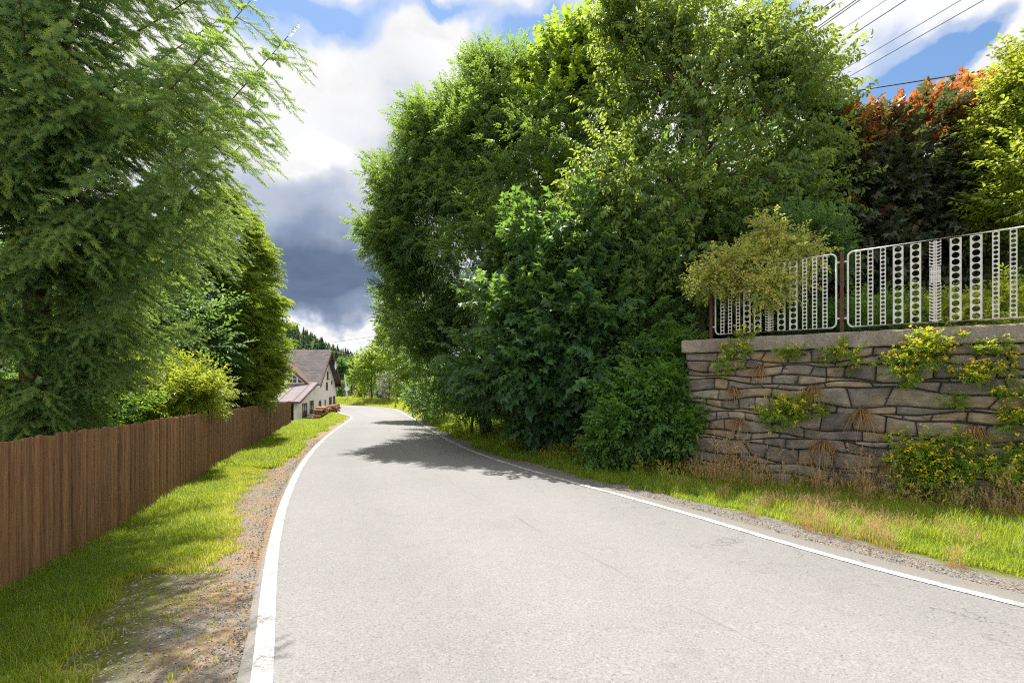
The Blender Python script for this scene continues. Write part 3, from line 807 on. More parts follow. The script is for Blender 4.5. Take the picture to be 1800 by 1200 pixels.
def house():
    gz = EYE - 3.85
    t = thing('house', 'cream plastered cottage with brown shingle roof and pale lean-to beyond the wooden fence', 'house', H3(6, 5, gz)); O = np.array(t.location)
    ap, az = 8.9, 2.5 + EYE; e0, ez0 = 5.3, -.55 + EYE; e1, ez1 = 13.0, -.98 + EYE
    b = Acc()
    Ls = 13.
    prism(b, [(5.3, gz - .5), (13.15, gz - .5), (13.15, ez1 - .12), (ap, az - .14), (5.3, ez0 - .04)], 0, Ls)
    b.build('wall', M['plaster'], t, O)
    b = Acc()   # lean-to walls: the gable side and a front with an open firewood bay
    lz0 = EYE - 2.12; lz1 = EYE - .72
    prism(b, [(0, gz - .5), (5.297, gz - .5), (5.297, lz1), (0, lz0)], 0, .25)
    prism(b, [(0, gz - .5), (.25, gz - .5), (.25, lz0 + .04), (0, lz0)], 2.6, Ls)
    prism(b, [(4.9, gz - .5), (5.29, gz - .5), (5.29, lz1), (4.9, lz1 - .1)], .25, Ls)
    b.build('lean_to_wall', M['plaster'], t, O)
    r = Acc(); slab(r, e0 - .45, ez0 - .35, ap, az, -.62, Ls + .4, .14); slab(r, e1 + .3, ez1 - .30, ap, az - .004, -.62, Ls + .4, .14)
    r.build('roof', M['roof'], t, O)
    r = Acc(); slab(r, e0 - .47, ez0 - .55, ap, az - .17, -.66, -.60, .24); slab(r, e1 + .32, ez1 - .5, ap, az - .17, -.66, -.60, .24)
    hbox(r, e1 - .02, -.35, ez1 - .22, .3, .3, .06)
    r.build('bargeboard', M['brown_trim'], t, O)
    r = Acc(); slab(r, -.45, lz0 - .06, 5.0, lz1 + .06, -.35, Ls + .3, .06)
    for s in np.arange(.2, Ls, 1.15):
        slab(r, -.45, lz0 + .0, 5.0, lz1 + .12, s - .018, s + .018, .045)
    r.build('lean_to_roof', M['lean_roof'], t, O)
    r = Acc(); slab(r, -.47, lz0 - .2, 5.0, lz1 - .08, -.38, -.345, .15); hbox(r, -.475, Ls / 2, lz0 - .08, .02, Ls / 2 + .3, .07)
    r.build('fascia', M['brown_trim'], t, O)
    # dormer
    dc, dh, db, dt = 2.3, 1.72, EYE - .80, EYE + .72
    def dpt(s, z, tt): return H3(tt, s, z)
    r = Acc(); tf = 4.55
    for sg in (-1, 1):
        P = [dpt(dc, dt + .40, tf - .35), dpt(dc + sg * (dh + .42), db - .06, tf - .35), dpt(dc + sg * (dh + .42), db - .06, 6.2), dpt(dc, dt + .40, 8.2)]
        P2 = [p + np.array([0, 0, -.12]) for p in P]
        r.add(np.array(P + P2), np.array([[0, 1, 2, 3], [7, 6, 5, 4], [0, 4, 5, 1], [1, 5, 6, 2], [2, 6, 7, 3], [3, 7, 4, 0]]))
    d = r.build('dormer', M['dormer_roof'], t, O)
    r = Acc()
    for sg in (-1, 1):
        P = [dpt(dc, dt + .30, tf - .37), dpt(dc + sg * (dh + .38), db - .10, tf - .37), dpt(dc + sg * (dh + .30), db - .16, tf - .37), dpt(dc, dt + .13, tf - .37)]
        P2 = [p + np.array([HT[0], HT[1], 0]) * -.04 for p in P]
        r.add(np.array(P + P2), np.array([[0, 1, 2, 3], [7, 6, 5, 4], [0, 4, 5, 1], [1, 5, 6, 2], [2, 6, 7, 3], [3, 7, 4, 0]]))
    r.build('bargeboard', M['brown_trim'], d, O)
    g = Acc(); P = [dpt(dc - dh, db, tf), dpt(dc + dh, db, tf), dpt(dc, dt + .1, tf)]; P2 = [p + np.array([HT[0], HT[1], 0]) * .3 for p in P]
    g.add(np.array(P + P2), [np.array([[0, 1, 2], [5, 4, 3]]), np.array([[0, 3, 4, 1], [1, 4, 5, 2], [2, 5, 3, 0]])]); g.build('glazing', M['glass'], d, O)
    fr = Acc()
    def bar(p, q, w):
        p, q = np.array(p), np.array(q); dd = norm(q - p); L = np.linalg.norm(q - p)
        ax = np.array([dd, [HT[0], HT[1], 0], np.cross(dd, [HT[0], HT[1], 0])]); box(fr, (p + q) / 2 - np.array([HT[0], HT[1], 0]) * .03, [L / 2, .035, w / 2], ax)
    bar(dpt(dc - dh, db + .06, tf), dpt(dc + dh, db + .06, tf), .15)
    bar(dpt(dc - dh + .05, db + .08, tf - .004), dpt(dc, dt, tf - .004), .17); bar(dpt(dc + dh - .05, db + .08, tf - .007), dpt(dc, dt, tf - .007), .17)
    bar(dpt(dc, db + .1, tf - .011), dpt(dc, dt, tf - .011), .26)
    for sg in (-1, 1):
        bar(dpt(dc + sg * .95, db + .1, tf - .013), dpt(dc + sg * .95, db + .68, tf - .013), .12)
        bar(dpt(dc, db + .9, tf - .016), dpt(dc + sg * .82, db + .9, tf - .016), .10)
        bar(dpt(dc + sg * .53, db + .1, tf - .019), dpt(dc + sg * .53, db + .9, tf - .019), .035)
        bar(dpt(dc, db + .5, tf - .022), dpt(dc + sg * .95, db + .5, tf - .022), .035)
    fr.build('window_frame', M['white_frame'], d, O)
    # gable windows: frame and dark pane, sunk sill
    def window(t0, t1, zt, zb_, framem='brown_trim', sill=False):
        f = Acc(); w = .07
        tc, hw, zc, hz = (t0 + t1) / 2, (t1 - t0) / 2, (zt + zb_) / 2, (zt - zb_) / 2
        for tt in (t0 + w / 2, t1 - w / 2): hbox(f, tt, -.012, zc, w / 2, .03, hz)
        for zz in (zt - w / 2, zb_ + w / 2): hbox(f, tc, -.009, zz, hw - w, .03, w / 2)
        if hw > .4: hbox(f, tc, -.008, zc, .025, .028, hz - w)
        o = f.build('window', M[framem], t, O)
        p = Acc(); hbox(p, tc, .004, zc, hw - w, .012, hz - w); p.build('pane', M['glass'], o, O)
        if sill:
            p = Acc(); hbox(p, tc, -.08, zb_ - .05, hw + .05, .08, .035); p.build('sill', M['stone_dark'], o, O)
        return o
    E = EYE
    window(1.45, 2.72, E - 2.39, E - 3.45, sill=True); window(3.57, 4.66, E - 2.28, E - 3.28, sill=True)
    window(6.5, 7.2, E - 2.42, E - 3.18); window(8.33, 9.07, E - 2.35, E - 3.14, 'white_frame')
    window(10.3, 11.3, E - 2.24, E - 2.98, sill=True); window(11.96, 12.8, E - 2.2, E - 2.9, sill=True)
    window(9.4, 9.98, E + .43, E - .32, sill=True); window(9.05, 9.7, E - .68, E - 1.5); window(11.2, 11.6, E - .5, E - .95)
    window(7.4, 7.8, E - .2, E - .6)
    # dish on the gable
    dsh = Acc(); c0 = H3(10.0, -.62, E + 1.02)
    rr, ss = 5, 18; V = [c0]
    for q in range(1, rr + 1):
        for k in range(ss):
            an = 2 * PI * k / ss; rad = .42 * q / rr
            V.append(c0 + np.array([HT[0], HT[1], 0]) * rad * math.cos(an) * .9 + np.array([0, 0, 1.]) * rad * math.sin(an) + np.array([-HS[0], -HS[1], 0]) * .12 * (q / rr) ** 2)
    Fq = [[1 + (q - 1) * ss + k, 1 + (q - 1) * ss + (k + 1) % ss, 1 + q * ss + (k + 1) % ss, 1 + q * ss + k] for q in range(1, rr) for k in range(ss)]
    dsh.add(np.array(V), [np.array(Fq), np.array([[0, 1 + k, 1 + (k + 1) % ss] for k in range(ss)])])
    dsh.build('satellite_dish', M['dish'], t, O, True)
    # firewood under the lean-to and in front of the gable
    def logs(Ap, Bp, rows, nn, label, seed):
        rng = np.random.default_rng(seed); Ap, Bp = np.array(Ap, float), np.array(Bp, float)
        dd = norm(Bp - Ap); across = np.array([dd[1], -dd[0], 0]); za, zb_ = Ap[2], Bp[2]
        ft = thing('firewood_pile', label, 'firewood', Ap); OO = np.array(ft.location); hgt = .125
        for rI in range(rows):
            for k in range(nn):
                l = Acc(); fr_ = min(1, (k + .5 + .5 * (rI % 2)) / nn)
                c = Ap + (Bp - Ap) * fr_ + np.array([0, 0, hgt * (rI + .5) + rng.normal(0, .02)])
                Lh = rng.uniform(.3, .42); off = rng.normal(0, .05); sd = int(rng.integers(3, 7))
                q0 = c + across * (Lh + off); q1 = c - across * (Lh - off)
                V, Fs = tube_vf(np.array([q0, q1]), rng.uniform(.062, .1), sd); l.add(V, Fs, rng.random())
                l.build('log', M['log'], ft, OO)
    logs(H3(.3, .45, gz + .05), H3(.3, 2.45, gz + .05), 9, 9, 'firewood stacked in the open bay under the lean-to roof', 5)
    pa, pb = at(556, 737, 41.5), at(592, 729, 45.0)
    logs(pa, pb, 8, 12, 'low stack of split firewood along the cottage gable wall', 6)
house()

# ------------------------------------------------------------------ right-hand trees
V3 = lambda *p: np.array(p, float)
def leaders(D, pts, k=1.): return [ell(x, y + 34, D, .24 * k, .24 * k, .75 * k, 5, .24 * k) for x, y in pts]
def ell(x, y, D, rx, ry, rz, n, cr): return (at(x, y, D), (rx, ry, rz), n, cr)
tree('ash_tree', 'tall ash with feathery leaves overhanging the road at the bend', (-.9, 18.8), 11.0, .22,
     [ell(805, 280, 18.6, 1.6, 1.7, 2.5, 26, .62), ell(865, 215, 18.8, 1.7, 1.7, 2.0, 24, .6), ell(775, 395, 18.2, 1.75, 1.8, 1.6, 30, .6), ell(700, 330, 18, .7, .8, .5, 8, .36), ell(752, 262, 18.6, .6, .9, 1.1, 10, .4), ell(670, 420, 17.8, .5, .4, .16, 5, .24),
      ell(700, 440, 18, .6, .8, .4, 8, .34), ell(745, 560, 18.6, 1.1, 1.3, 1.4, 20, .5), ell(720, 500, 18.4, .5, .7, .5, 7, .34), ell(935, 330, 16.8, 1.7, 1.8, 2.8, 28, .62), ell(870, 440, 16.2, 1.6, 1.4, 1.6, 20, .6), ell(900, 150, 18.8, .6, .7, .8, 8, .36)] +
     leaders(18.6, [(745, 205), (775, 172), (812, 156), (842, 112), (872, 124), (902, 140), (700, 290), (860, 180), (800, 220), (905, 230)]), TW_ASH, 'ash', 20, 31, limbs=30, size=1.35, cr_k=1.0, shell=.5, jitter=.35)
tree('maple_tree', 'bright topped maple between the ash and the pear tree', (2.4, 17.8), 12, .24,
     [ell(1010, 240, 17.6, 2.6, 2.2, 4.6, 46, .9), ell(1000, 120, 18, 1.4, 1.4, 1.8, 20, .6), ell(1022, 80, 18, .4, .6, .9, 7, .4), ell(975, 110, 18, .4, .6, .8, 6, .4), ell(1060, 170, 17.8, 1.8, 1.4, 2.4, 22, .7), ell(930, 190, 17.6, .7, .8, 1.2, 8, .5), ell(1050, 400, 16.4, 2.6, 2.2, 2.8, 30, .9)] + leaders(17.6, [(940, 128), (975, 84), (1012, 62), (1032, 54), (1056, 100), (955, 170), (1000, 150)], .9), TW_MAPLE, 'maple', 24, 32, limbs=26, size=1.2, es=.8, cl_k=.85, shell=.5, jitter=.35)
tree('pear_tree', 'big pear tree with drooping leaves behind the end of the stone wall', (5.4, 13.9), 8.2, .25,
     [ell(1240, 260, 14, 3.6, 2.6, 3.6, 64, .8), ell(1170, 90, 14.4, 1.8, 1.7, 1.7, 24, .65), ell(1290, 110, 14, 2.3, 2.0, 1.8, 32, .7), ell(1390, 210, 13.8, 1.6, 1.5, 2.1, 26, .65), ell(1105, 60, 14.4, .8, .9, 1.0, 9, .5), ell(1420, 330, 13.6, 1.0, 1.2, 1.5, 14, .6), ell(1240, 50, 14.2, 1.6, 1.3, .9, 18, .5),
      ell(1110, 330, 12.8, 1.6, 1.2, 1.7, 22, .6), ell(1080, 430, 12.4, 1.0, 1.0, 1.2, 12, .5), ell(1240, 420, 12.8, 2.4, 1.6, 1.6, 36, .7), ell(1130, 500, 12.2, .9, .9, 1.0, 10, .5), ell(1340, 370, 13, 2.0, 1.3, 1.6, 26, .65), ell(1190, 470, 12.4, 1.2, 1.0, .9, 12, .45), ell(1045, 330, 13, .5, .5, .8, 6, .35)] + leaders(13.6, [(1072, 15), (1098, -10), (1135, 25), (1290, 10), (1335, 55), (1392, 88), (1438, 148), (1466, 180), (1060, 290), (1110, 230), (1200, 180), (1180, 40)], .8), TW_PEAR, 'pear', 22, 33, limbs=44, up=.1, droop=.2, size=1.45, es=.84, cl_k=.72, cr_k=1.0, shell=.5, jitter=.35)
tree('lime_tree', 'dark understorey maple bush on the bank over the road edge', (1.3, 13.4), 4.6, .11,
     [ell(960, 560, 13, 2.2, 1.5, 2.2, 46, .7), ell(890, 610, 14, 1.8, 1.5, 1.9, 36, .65), ell(1060, 600, 12.2, 1.7, 1.4, 1.9, 36, .65), ell(1000, 665, 12.9, 2.0, .9, 1.0, 32, .5), ell(1000, 430, 12.6, 1.2, 1., 1.2, 14, .55), ell(920, 460, 14, 1.5, 1.3, 1.4, 20, .6), ell(905, 680, 14.6, 1.3, .7, .8, 22, .45), ell(1120, 700, 12.4, 1.0, .6, .7, 16, .4), ell(965, 728, 13.6, 1.5, .4, .4, 18, .36), ell(1040, 745, 12.8, .8, .4, .4, 12, .32)], TW_MAPLE, 'dark_maple', 24, 34, cat='bush', limbs=24, size=1.15, es=.82, cl_k=.8, shell=.5, jitter=.35)
tree('hazel_bush', 'mid green roadside bush at the foot of the ash', (-1.6, 19.6), 3.6, .07,
     [ell(810, 630, 19, 1.6, 1.4, 1.7, 38, .6), ell(765, 590, 20.5, 1.5, 1.4, 1.9, 30, .6), ell(850, 685, 18.2, 1.2, .8, .9, 24, .45), ell(785, 700, 21, 1.3, 1.0, .9, 24, .5), ell(850, 540, 19, 1.7, 1.4, 1.8, 30, .65), ell(765, 680, 24, 1.1, 1.0, 1.0, 22, .45)], TW_OVAL, 'dark_maple', 26, 35, cat='bush', limbs=18, size=1.45, tone0=.5)
tree('hornbeam_bush', 'sunlit yellowish bush at the road bend beyond the ash', (-5.0, 31.5), 5.2, .09,
     [ell(718, 610, 31, 1.5, 1.5, 2.4, 40, .75), ell(700, 550, 31.5, 1.2, 1.3, 1.8, 24, .7), ell(745, 655, 29, 1.4, 1.3, 1.6, 30, .65), ell(735, 685, 31, 1.3, 1.2, .9, 22, .5), ell(690, 600, 32, .6, .8, 1.2, 10, .5), ell(760, 700, 27, 1.0, .9, .7, 18, .45)], TW_FAR, 'maple', 20, 36, cat='bush', limbs=18, size=.5, tone0=.6)
tree('shade_tree', 'dark shady tree filling the gap behind the pear trunk', (6.4, 19.8), 7.5, .22,
     [ell(1160, 500, 18.6, 3.0, 2., 3.2, 60, 1.1), ell(1330, 450, 19, 3.6, 2.2, 3.4, 66, 1.1), ell(1060, 540, 18, 2.0, 1.6, 2.6, 30, 1.), ell(1250, 330, 20, 3.4, 2., 3.0, 44, 1.1), ell(1250, 560, 17.5, 4.2, 1.4, 1.2, 60, .9)], TW_FAR, 'dark_maple', 20, 37, limbs=20, size=.72)
tree('hedge_tree', 'dark hedge tree behind the purple leaved maple', (12.4, 19.0), 5.5, .2,
     [ell(1480, 480, 18.5, 3.4, 1.6, 2.6, 60, 1.), ell(1650, 440, 18, 3.6, 1.6, 2.8, 60, 1.), ell(1820, 420, 17.5, 3.6, 1.6, 3.0, 50, 1.), ell(1560, 550, 17, 6.0, 1.2, 1.0, 50, .8)], TW_FAR, 'dark_maple', 20, 47, limbs=20, size=.72)
tree('corner_shrub', 'fresh green elder like shrub against the end of the stone wall', (2.75, 11.0), 1.9, .03,
     [ell(1150, 680, 10.7, .42, .4, .3, 12, .2), ell(1185, 640, 11, .26, .3, .26, 8, .18), ell(1120, 715, 10.5, .4, .35, .22, 10, .18), ell(1180, 705, 10.4, .3, .3, .3, 9, .18), ell(1095, 755, 10.4, .36, .3, .22, 9, .17), ell(1160, 755, 10.2, .36, .3, .24, 9, .17), ell(1060, 775, 10.6, .28, .25, .16, 6, .15), ell(1190, 770, 10.1, .22, .25, .25, 6, .14), ell(1130, 640, 11.2, .2, .2, .24, 5, .14), ell(1205, 610, 11.1, .14, .15, .2, 4, .11), ell(1085, 700, 10.8, .18, .2, .2, 5, .13)], TW_BUSH, 'bush', 18, 38, cat='shrub', limbs=26, size=.95, tone0=.42, shell=.5)
tree('red_maple_tree', 'purple leaved maple with red and orange shoots behind the white fence', (10.6, 14.2), 5.4, .16,
     [ell(1600, 330, 14, 2.3, 1.8, 1.8, 60, .6), ell(1530, 380, 13.6, 1.3, 1.3, 1.5, 30, .55), ell(1680, 310, 14, 1.6, 1.4, 1.6, 34, .55), ell(1580, 450, 13.5, 2.6, 1.3, 1.2, 34, .55), ell(1740, 420, 14, 1.5, 1.4, 1.9, 24, .55)], TW_MAPLE, 'red_maple', 22, 39, limbs=26, size=1.1)
def red_shoots():
    t = [o for o in bpy.data.objects if o.name == 'red_maple_tree'][0]; O = np.array(t.location)
    rng = np.random.default_rng(40)
    cl = clump_centres(rng, [ell(1530, 245, 13.6, .8, .8, .45, 14, .36), ell(1600, 225, 13.8, 1.3, .9, .4, 22, .36), ell(1670, 205, 14, 1.1, .9, .45, 20, .36), ell(1710, 195, 14, .6, .7, .5, 10, .3), ell(1500, 270, 13.6, .4, .5, .3, 7, .3), ell(1640, 260, 13.4, 1.4, .6, .5, 16, .36)])
    a = Acc(); leafy(a, rng, cl, 15, TW_MAPLE, up=1.0, jitter=.5, tone0=.5, tone_up=.38, size=.95); a.build('young_shoots', M['red_tips'], t, O)
red_shoots()
tree('lime_green_tree', 'yellow green tree at the right end of the white fence', (13.2, 11.6), 5.6, .15,
     [ell(1892, 240, 11.4, 1.7, 1.4, 1.6, 50, .55), ell(1822, 330, 11.2, .9, .9, .9, 24, .45), ell(1832, 200, 11.5, .8, .8, .7, 18, .4), ell(1802, 160, 11.6, .55, .5, .3, 9, .28), ell(1832, 130, 11.6, .6, .6, .5, 12, .35), ell(1792, 370, 11.2, .6, .6, .4, 10, .3)], TW_OVAL, 'golden', 22, 41, limbs=20, size=1.6)
tree('hanging_shrub', 'yellow variegated shrub spilling over the corner of the white fence', (5.0, 10.6), 1.9, .03,
     [ell(1330, 462, 9.6, .74, .42, .24, 34, .2), ell(1270, 480, 9.7, .45, .35, .28, 16, .2), ell(1372, 432, 9.6, .5, .4, .22, 18, .19), ell(1400, 450, 9.4, .45, .35, .22, 12, .2), ell(1335, 490, 9.2, .3, .2, .3, 10, .16), ell(1385, 490, 9.0, .2, .18, .28, 8, .13), ell(1350, 505, 9.0, .22, .15, .3, 8, .13), ell(1240, 495, 9.8, .2, .2, .22, 7, .13), ell(1360, 395, 9.6, .2, .2, .2, 6, .12)], TW_SMALL, 'variegated', 18, 42, cat='shrub', limbs=16, up=.1, droop=.35, size=1.25, tone0=.6, es=.84)
tree('snowberry_shrub', 'grey green shrub behind the white fence post', (6.1, 10.3), 1.9, .03,
     [ell(1440, 415, 10.2, .42, .35, .3, 18, .18), ell(1475, 450, 10, .28, .3, .2, 10, .15), ell(1410, 390, 10.4, .25, .3, .2, 8, .15)], TW_OVAL, 'dark_maple', 20, 43, cat='shrub', limbs=12, size=.85, tone0=.3)
for q, (px, py, D, w, h, m, lab) in enumerate([
        (1560, 520, 9.3, .7, .5, 'bush', 'broad leaved green garden plant behind the second fence panel'),
        (1660, 505, 8.9, .7, .5, 'golden', 'pale yellow green garden plant behind the fence near the photo edge'),
        (1760, 480, 8.6, .6, .6, 'golden', 'tall yellow green garden plant at the right end of the fence'),
        (1430, 520, 10.2, .6, .45, 'dark_maple', 'dark green garden plant behind the first fence panel'),
        (1520, 480, 10.6, .7, .6, 'dark_maple', 'dark shrub behind the rusty post of the white fence')]):
    p = at(px, py, D)
    tree('garden_plant', lab, (p[0], p[1] + .1), .5, .015, [((p[0], p[1], 2.62), (w, .4, h * .8), 22, .22)], TW_NARROW, m, 18, 60 + q, cat='plant', group='garden plants behind the white fence', limbs=6, size=1.0)

# ------------------------------------------------------------------ left-hand trees and shrubs
def needle_shoot(rng, L=.15, n=40, nl=.025, nw=.0058):
    V = []; Ft = []
    for k in range(n):
        y = L * (k + .3) / n; an = k * 2.4 + rng.normal(0, .3)
        d = np.array([math.cos(an) * .8, .55, math.sin(an) * .8 + .12]); d /= np.linalg.norm(d)
        sd = np.cross(d, [0, 1, 0]); sd /= np.linalg.norm(sd)
        l = nl * rng.uniform(.8, 1.2) * (1 - .3 * (y / L) ** 3); p = np.array([0, y, 0])
        i = len(V); V += [p - sd * nw * .5, p + sd * nw * .5, p + d * l + sd * nw * .3, p + d * l - sd * nw * .3]; Ft.append([i, i + 1, i + 2, i + 3])
    V = np.array(V); return V, [np.array(Ft)], np.zeros(len(V))
SHOOTS = [needle_shoot(_r, .125) for _ in range(4)]
def spruce():
    rng = np.random.default_rng(71)
    bx, by = -7.0, 7.0; gz = float(terrain(bx, by)); base = V3(bx, by, gz)
    t = thing('spruce_tree', 'big spruce with hanging needle branches leaning over the wooden fence', 'tree', base)
    w = Acc(); u = np.linspace(0, 1, 10)
    tube(w, np.c_[bx + .1 * np.sin(u * 3), by + .08 * np.sin(u * 4), gz - .3 + 14 * u], .2 * (1 - .9 * u), 9)
    zz = [.6, 1.5, 2.5, 3.2, 4.2, 5.2, 6.5, 8, 10, 13]; LL = [.45, .75, 1.3, 1.95, 2.6, 3.05, 3.2, 3.1, 2.7, 1.0]
    pos_s, dir_s, ton = [], [], []
    spec = []
    z = .7
    while z < 11.5:
        for q in range(9 if z < 3.6 else 6):
            az = rng.uniform(0, 2 * PI) if q > 2 else rng.uniform(-1.5, .4); z0 = z + rng.uniform(-.25, .25)
            L = np.interp(z0 + .6, zz, LL) * rng.uniform(.66, 1.04) * (1 - .22 * max(0, -math.sin(az)))
            if math.sin(az) > .55 and rng.random() < .5: continue
            spec.append((az, z0, L, rng.uniform(.0, .18) if z0 < 3 else rng.uniform(.12, .5), 1.))
        z += .34 if z < 7 else .5
    for _ in range(18): spec.append((rng.uniform(-2.4, -.5), rng.uniform(.8, 6.5), rng.uniform(1.0, 2.1), rng.uniform(-.05, .3), .9))
    for tx, ty, tD, zs in ((506, 64, 5.9, 3.6), (440, 2, 5.6, 4.6), (392, 368, 6.6, 2.7), (455, 175, 6.3, 3.3), (430, 250, 6.8, 3.2)):
        tip = at(tx, ty, tD); dx_, dy_ = tip[0] - bx, tip[1] - by; L = math.hypot(dx_, dy_)
        spec.append((math.atan2(dy_, dx_), zs, L, (tip[2] - gz - zs) / L, .62))
    for az, z0, L, rise, lk_ in spec:
        for _once in (0,):
            hd = np.array([math.cos(az), math.sin(az), 0]); sd = np.array([-hd[1], hd[0], 0])
            U = np.linspace(0, 1, 9)
            P = V3(bx, by, gz + z0) + hd * (L * U)[:, None]; P[:, 2] += L * (rise * U ** 1.15 - .05 * np.sin(U * PI)); P += sd * (rng.normal(0, .06) * L * U ** 2 * (lk_ == 1.))[:, None]
            tube(w, P, np.linspace(.024, .004, 9), 5)
            nl = int(L / .10); bt = rng.normal(0, .16)
            for k in range(nl):
                uu = .14 + .86 * (k + .5) / nl; side = 1 if k % 2 else -1
                p = np.array([np.interp(uu, U, P[:, c]) for c in range(3)])
                l = min(.72, .2 + 1.0 * (1 - uu) ** .8 * L * .40) * rng.uniform(.55, 1.2)
                dv = norm(hd * .75 + sd * side * rng.uniform(.5, 1.1) + np.array([0, 0, rng.uniform(-.6, .05)]))
                m = max(2, int(l / .05)); v = np.linspace(0, 1, m + 1)
                Q = p + dv * (l * v)[:, None]; Q[:, 2] -= .42 * l * v ** 2
                tube(w, Q[[0, m // 2, m]], [.006, .004, .002], 3)
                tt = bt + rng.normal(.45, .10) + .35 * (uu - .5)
                for g in range(1, m + 1):
                    pos_s.append(Q[g - 1]); s2 = 1 if g % 2 else -1
                    lat = np.cross(dv, [0, 0, 1.]) * s2
                    dir_s.append(norm(dv * .85 + lat * rng.uniform(.4, .95) + np.array([0, 0, rng.uniform(-.5, .05)]))); ton.append(tt + rng.normal(0, .06))
                pos_s.append(Q[-1]); dir_s.append(norm(Q[-1] - Q[-2])); ton.append(tt + .12)
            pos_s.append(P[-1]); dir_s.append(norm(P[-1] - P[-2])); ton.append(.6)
    P = np.array(pos_s); D = np.array(dir_s); T = np.array(ton)
    a = Acc(); pick = rng.integers(0, 4, len(P))
    for k in range(4):
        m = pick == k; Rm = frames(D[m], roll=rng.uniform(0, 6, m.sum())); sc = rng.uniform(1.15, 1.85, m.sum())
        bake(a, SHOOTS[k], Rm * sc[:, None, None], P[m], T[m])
    print('spruce shoots', len(P))
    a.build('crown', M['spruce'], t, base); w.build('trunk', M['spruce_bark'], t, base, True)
spruce()

def thuja_spray(rng, L=.34, n=9):
    """a flat fan of scaly branchlets"""
    parts = []
    for k in range(n):
        y = L * (k + .2) / n; sgn = 1 if k % 2 else -1; l = (L * .55) * (1 - .6 * k / n)
        for m in range(3):
            R = rot_xyz(math.radians(-8 + rng.normal(0, 10)), math.radians(rng.normal(0, 16)), -sgn * math.radians(24 + 22 * m + rng.normal(0, 6)))
            parts.append(place(leaf_simple(l * (1 - .2 * m), .026, .1, .25), R, np.array([0, y, -.3 * y * y / L]), rng.normal(0, .08)))
    parts.append(place(leaf_simple(L * .3, .03, .1, .3), rot_xyz(-.5, 0, 0), np.array([0, L * .9, -.27 * L])))
    return combine(parts)
SPR = [thuja_spray(_r) for _ in range(5)]
def thuja(label, xy, height, radius, n, m, seed, taper=1.0, size=1., layers=True):
    rng = np.random.default_rng(seed); gz = float(terrain(*xy)); base = V3(xy[0], xy[1], gz)
    t = thing('thuja_tree', label, 'tree', base)
    a = Acc()
    # tiers of overlapping pads, so the outline steps and shades itself
    npad = int(n / 14); hz = rng.random(npad) ** 1.15; az = rng.uniform(0, 2 * PI, npad)
    prof = lambda h: np.interp(h, [0, .08, .3, .6, .85, 1], [.62, .86, 1., .90, .62, .12])
    pr = prof(hz) * radius * rng.uniform(.72, 1.08, npad)
    C = np.c_[xy[0] + np.cos(az) * pr, xy[1] + np.sin(az) * pr, gz + 1.2 + hz * (height - 1.2)]
    idx = np.repeat(np.arange(npad), 14); k = len(idx)
    out = np.c_[np.cos(az), np.sin(az), np.zeros(npad)][idx]
    tang = np.c_[-np.sin(az), np.cos(az), np.zeros(npad)][idx]
    rr = rng.uniform(-1, 1, k); inn = rng.random(k)
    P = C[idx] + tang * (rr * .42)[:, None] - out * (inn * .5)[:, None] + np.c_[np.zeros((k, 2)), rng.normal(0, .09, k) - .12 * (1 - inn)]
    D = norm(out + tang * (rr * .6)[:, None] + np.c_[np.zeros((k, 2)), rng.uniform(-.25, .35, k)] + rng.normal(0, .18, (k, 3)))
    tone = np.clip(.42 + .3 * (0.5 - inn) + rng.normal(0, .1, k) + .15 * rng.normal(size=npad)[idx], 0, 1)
    pick = rng.integers(0, 5, k)
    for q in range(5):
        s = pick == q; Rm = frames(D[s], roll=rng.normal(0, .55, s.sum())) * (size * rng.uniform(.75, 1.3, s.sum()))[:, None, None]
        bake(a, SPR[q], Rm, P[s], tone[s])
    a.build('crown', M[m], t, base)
    w = Acc(); tube(w, [base + V3(0, 0, -.2), base + V3(.05, 0, height * .5), base + V3(0, 0, height * .93)], [.16, .1, .02], 8)
    for _ in range(30):
        h = rng.random() * .8 + .05; z = h * height; q = rng.uniform(0, 2 * PI); r_ = prof(h) * radius * .8
        tube(w, [base + V3(0, 0, z), base + V3(math.cos(q) * r_ * .6, math.sin(q) * r_ * .6, z + .1), base + V3(math.cos(q) * r_, math.sin(q) * r_, z + .25)], [.03, .02, .008], 4)
    w.build('trunk', M['bark'], t, base, True)
thuja('broad golden green thuja behind the wooden fence', tuple(at(386, 600, 17.4)[:2]), 9.0, 2.2, 6400, 'thuja', 81, size=1.15)
thuja('dark columnar thuja at the far end of the wooden fence', tuple(at(432, 600, 21.5)[:2]), 8.3, 1.15, 2800, 'thuja_dark', 82)
thuja('golden green thuja leaning over the last fence boards', tuple(at(428, 600, 19.6)[:2]), 5.6, 1.25, 2400, 'thuja', 83)
thuja('mid green thuja between the spruce and the golden thuja', tuple(at(318, 600, 15.2)[:2]), 7.2, 1.7, 3600, 'thuja_dark', 84)
tree('golden_shrub', 'bright yellow green shrub bulging over the wooden fence', (-7.7, 10.9), 1.8, .04,
     [ell(275, 690, 10.4, 1.0, .7, .42, 44, .28), ell(225, 675, 10.5, .6, .5, .36, 20, .26), ell(335, 700, 10.2, .5, .5, .28, 18, .24), ell(285, 735, 9.7, .6, .3, .2, 14, .18), ell(190, 720, 9.8, .5, .4, .2, 12, .2), ell(365, 690, 10.3, .25, .3, .14, 6, .14)], TW_NARROW, 'golden', 24, 91, cat='shrub', limbs=14, size=1.0, tone0=.55, up=.25)
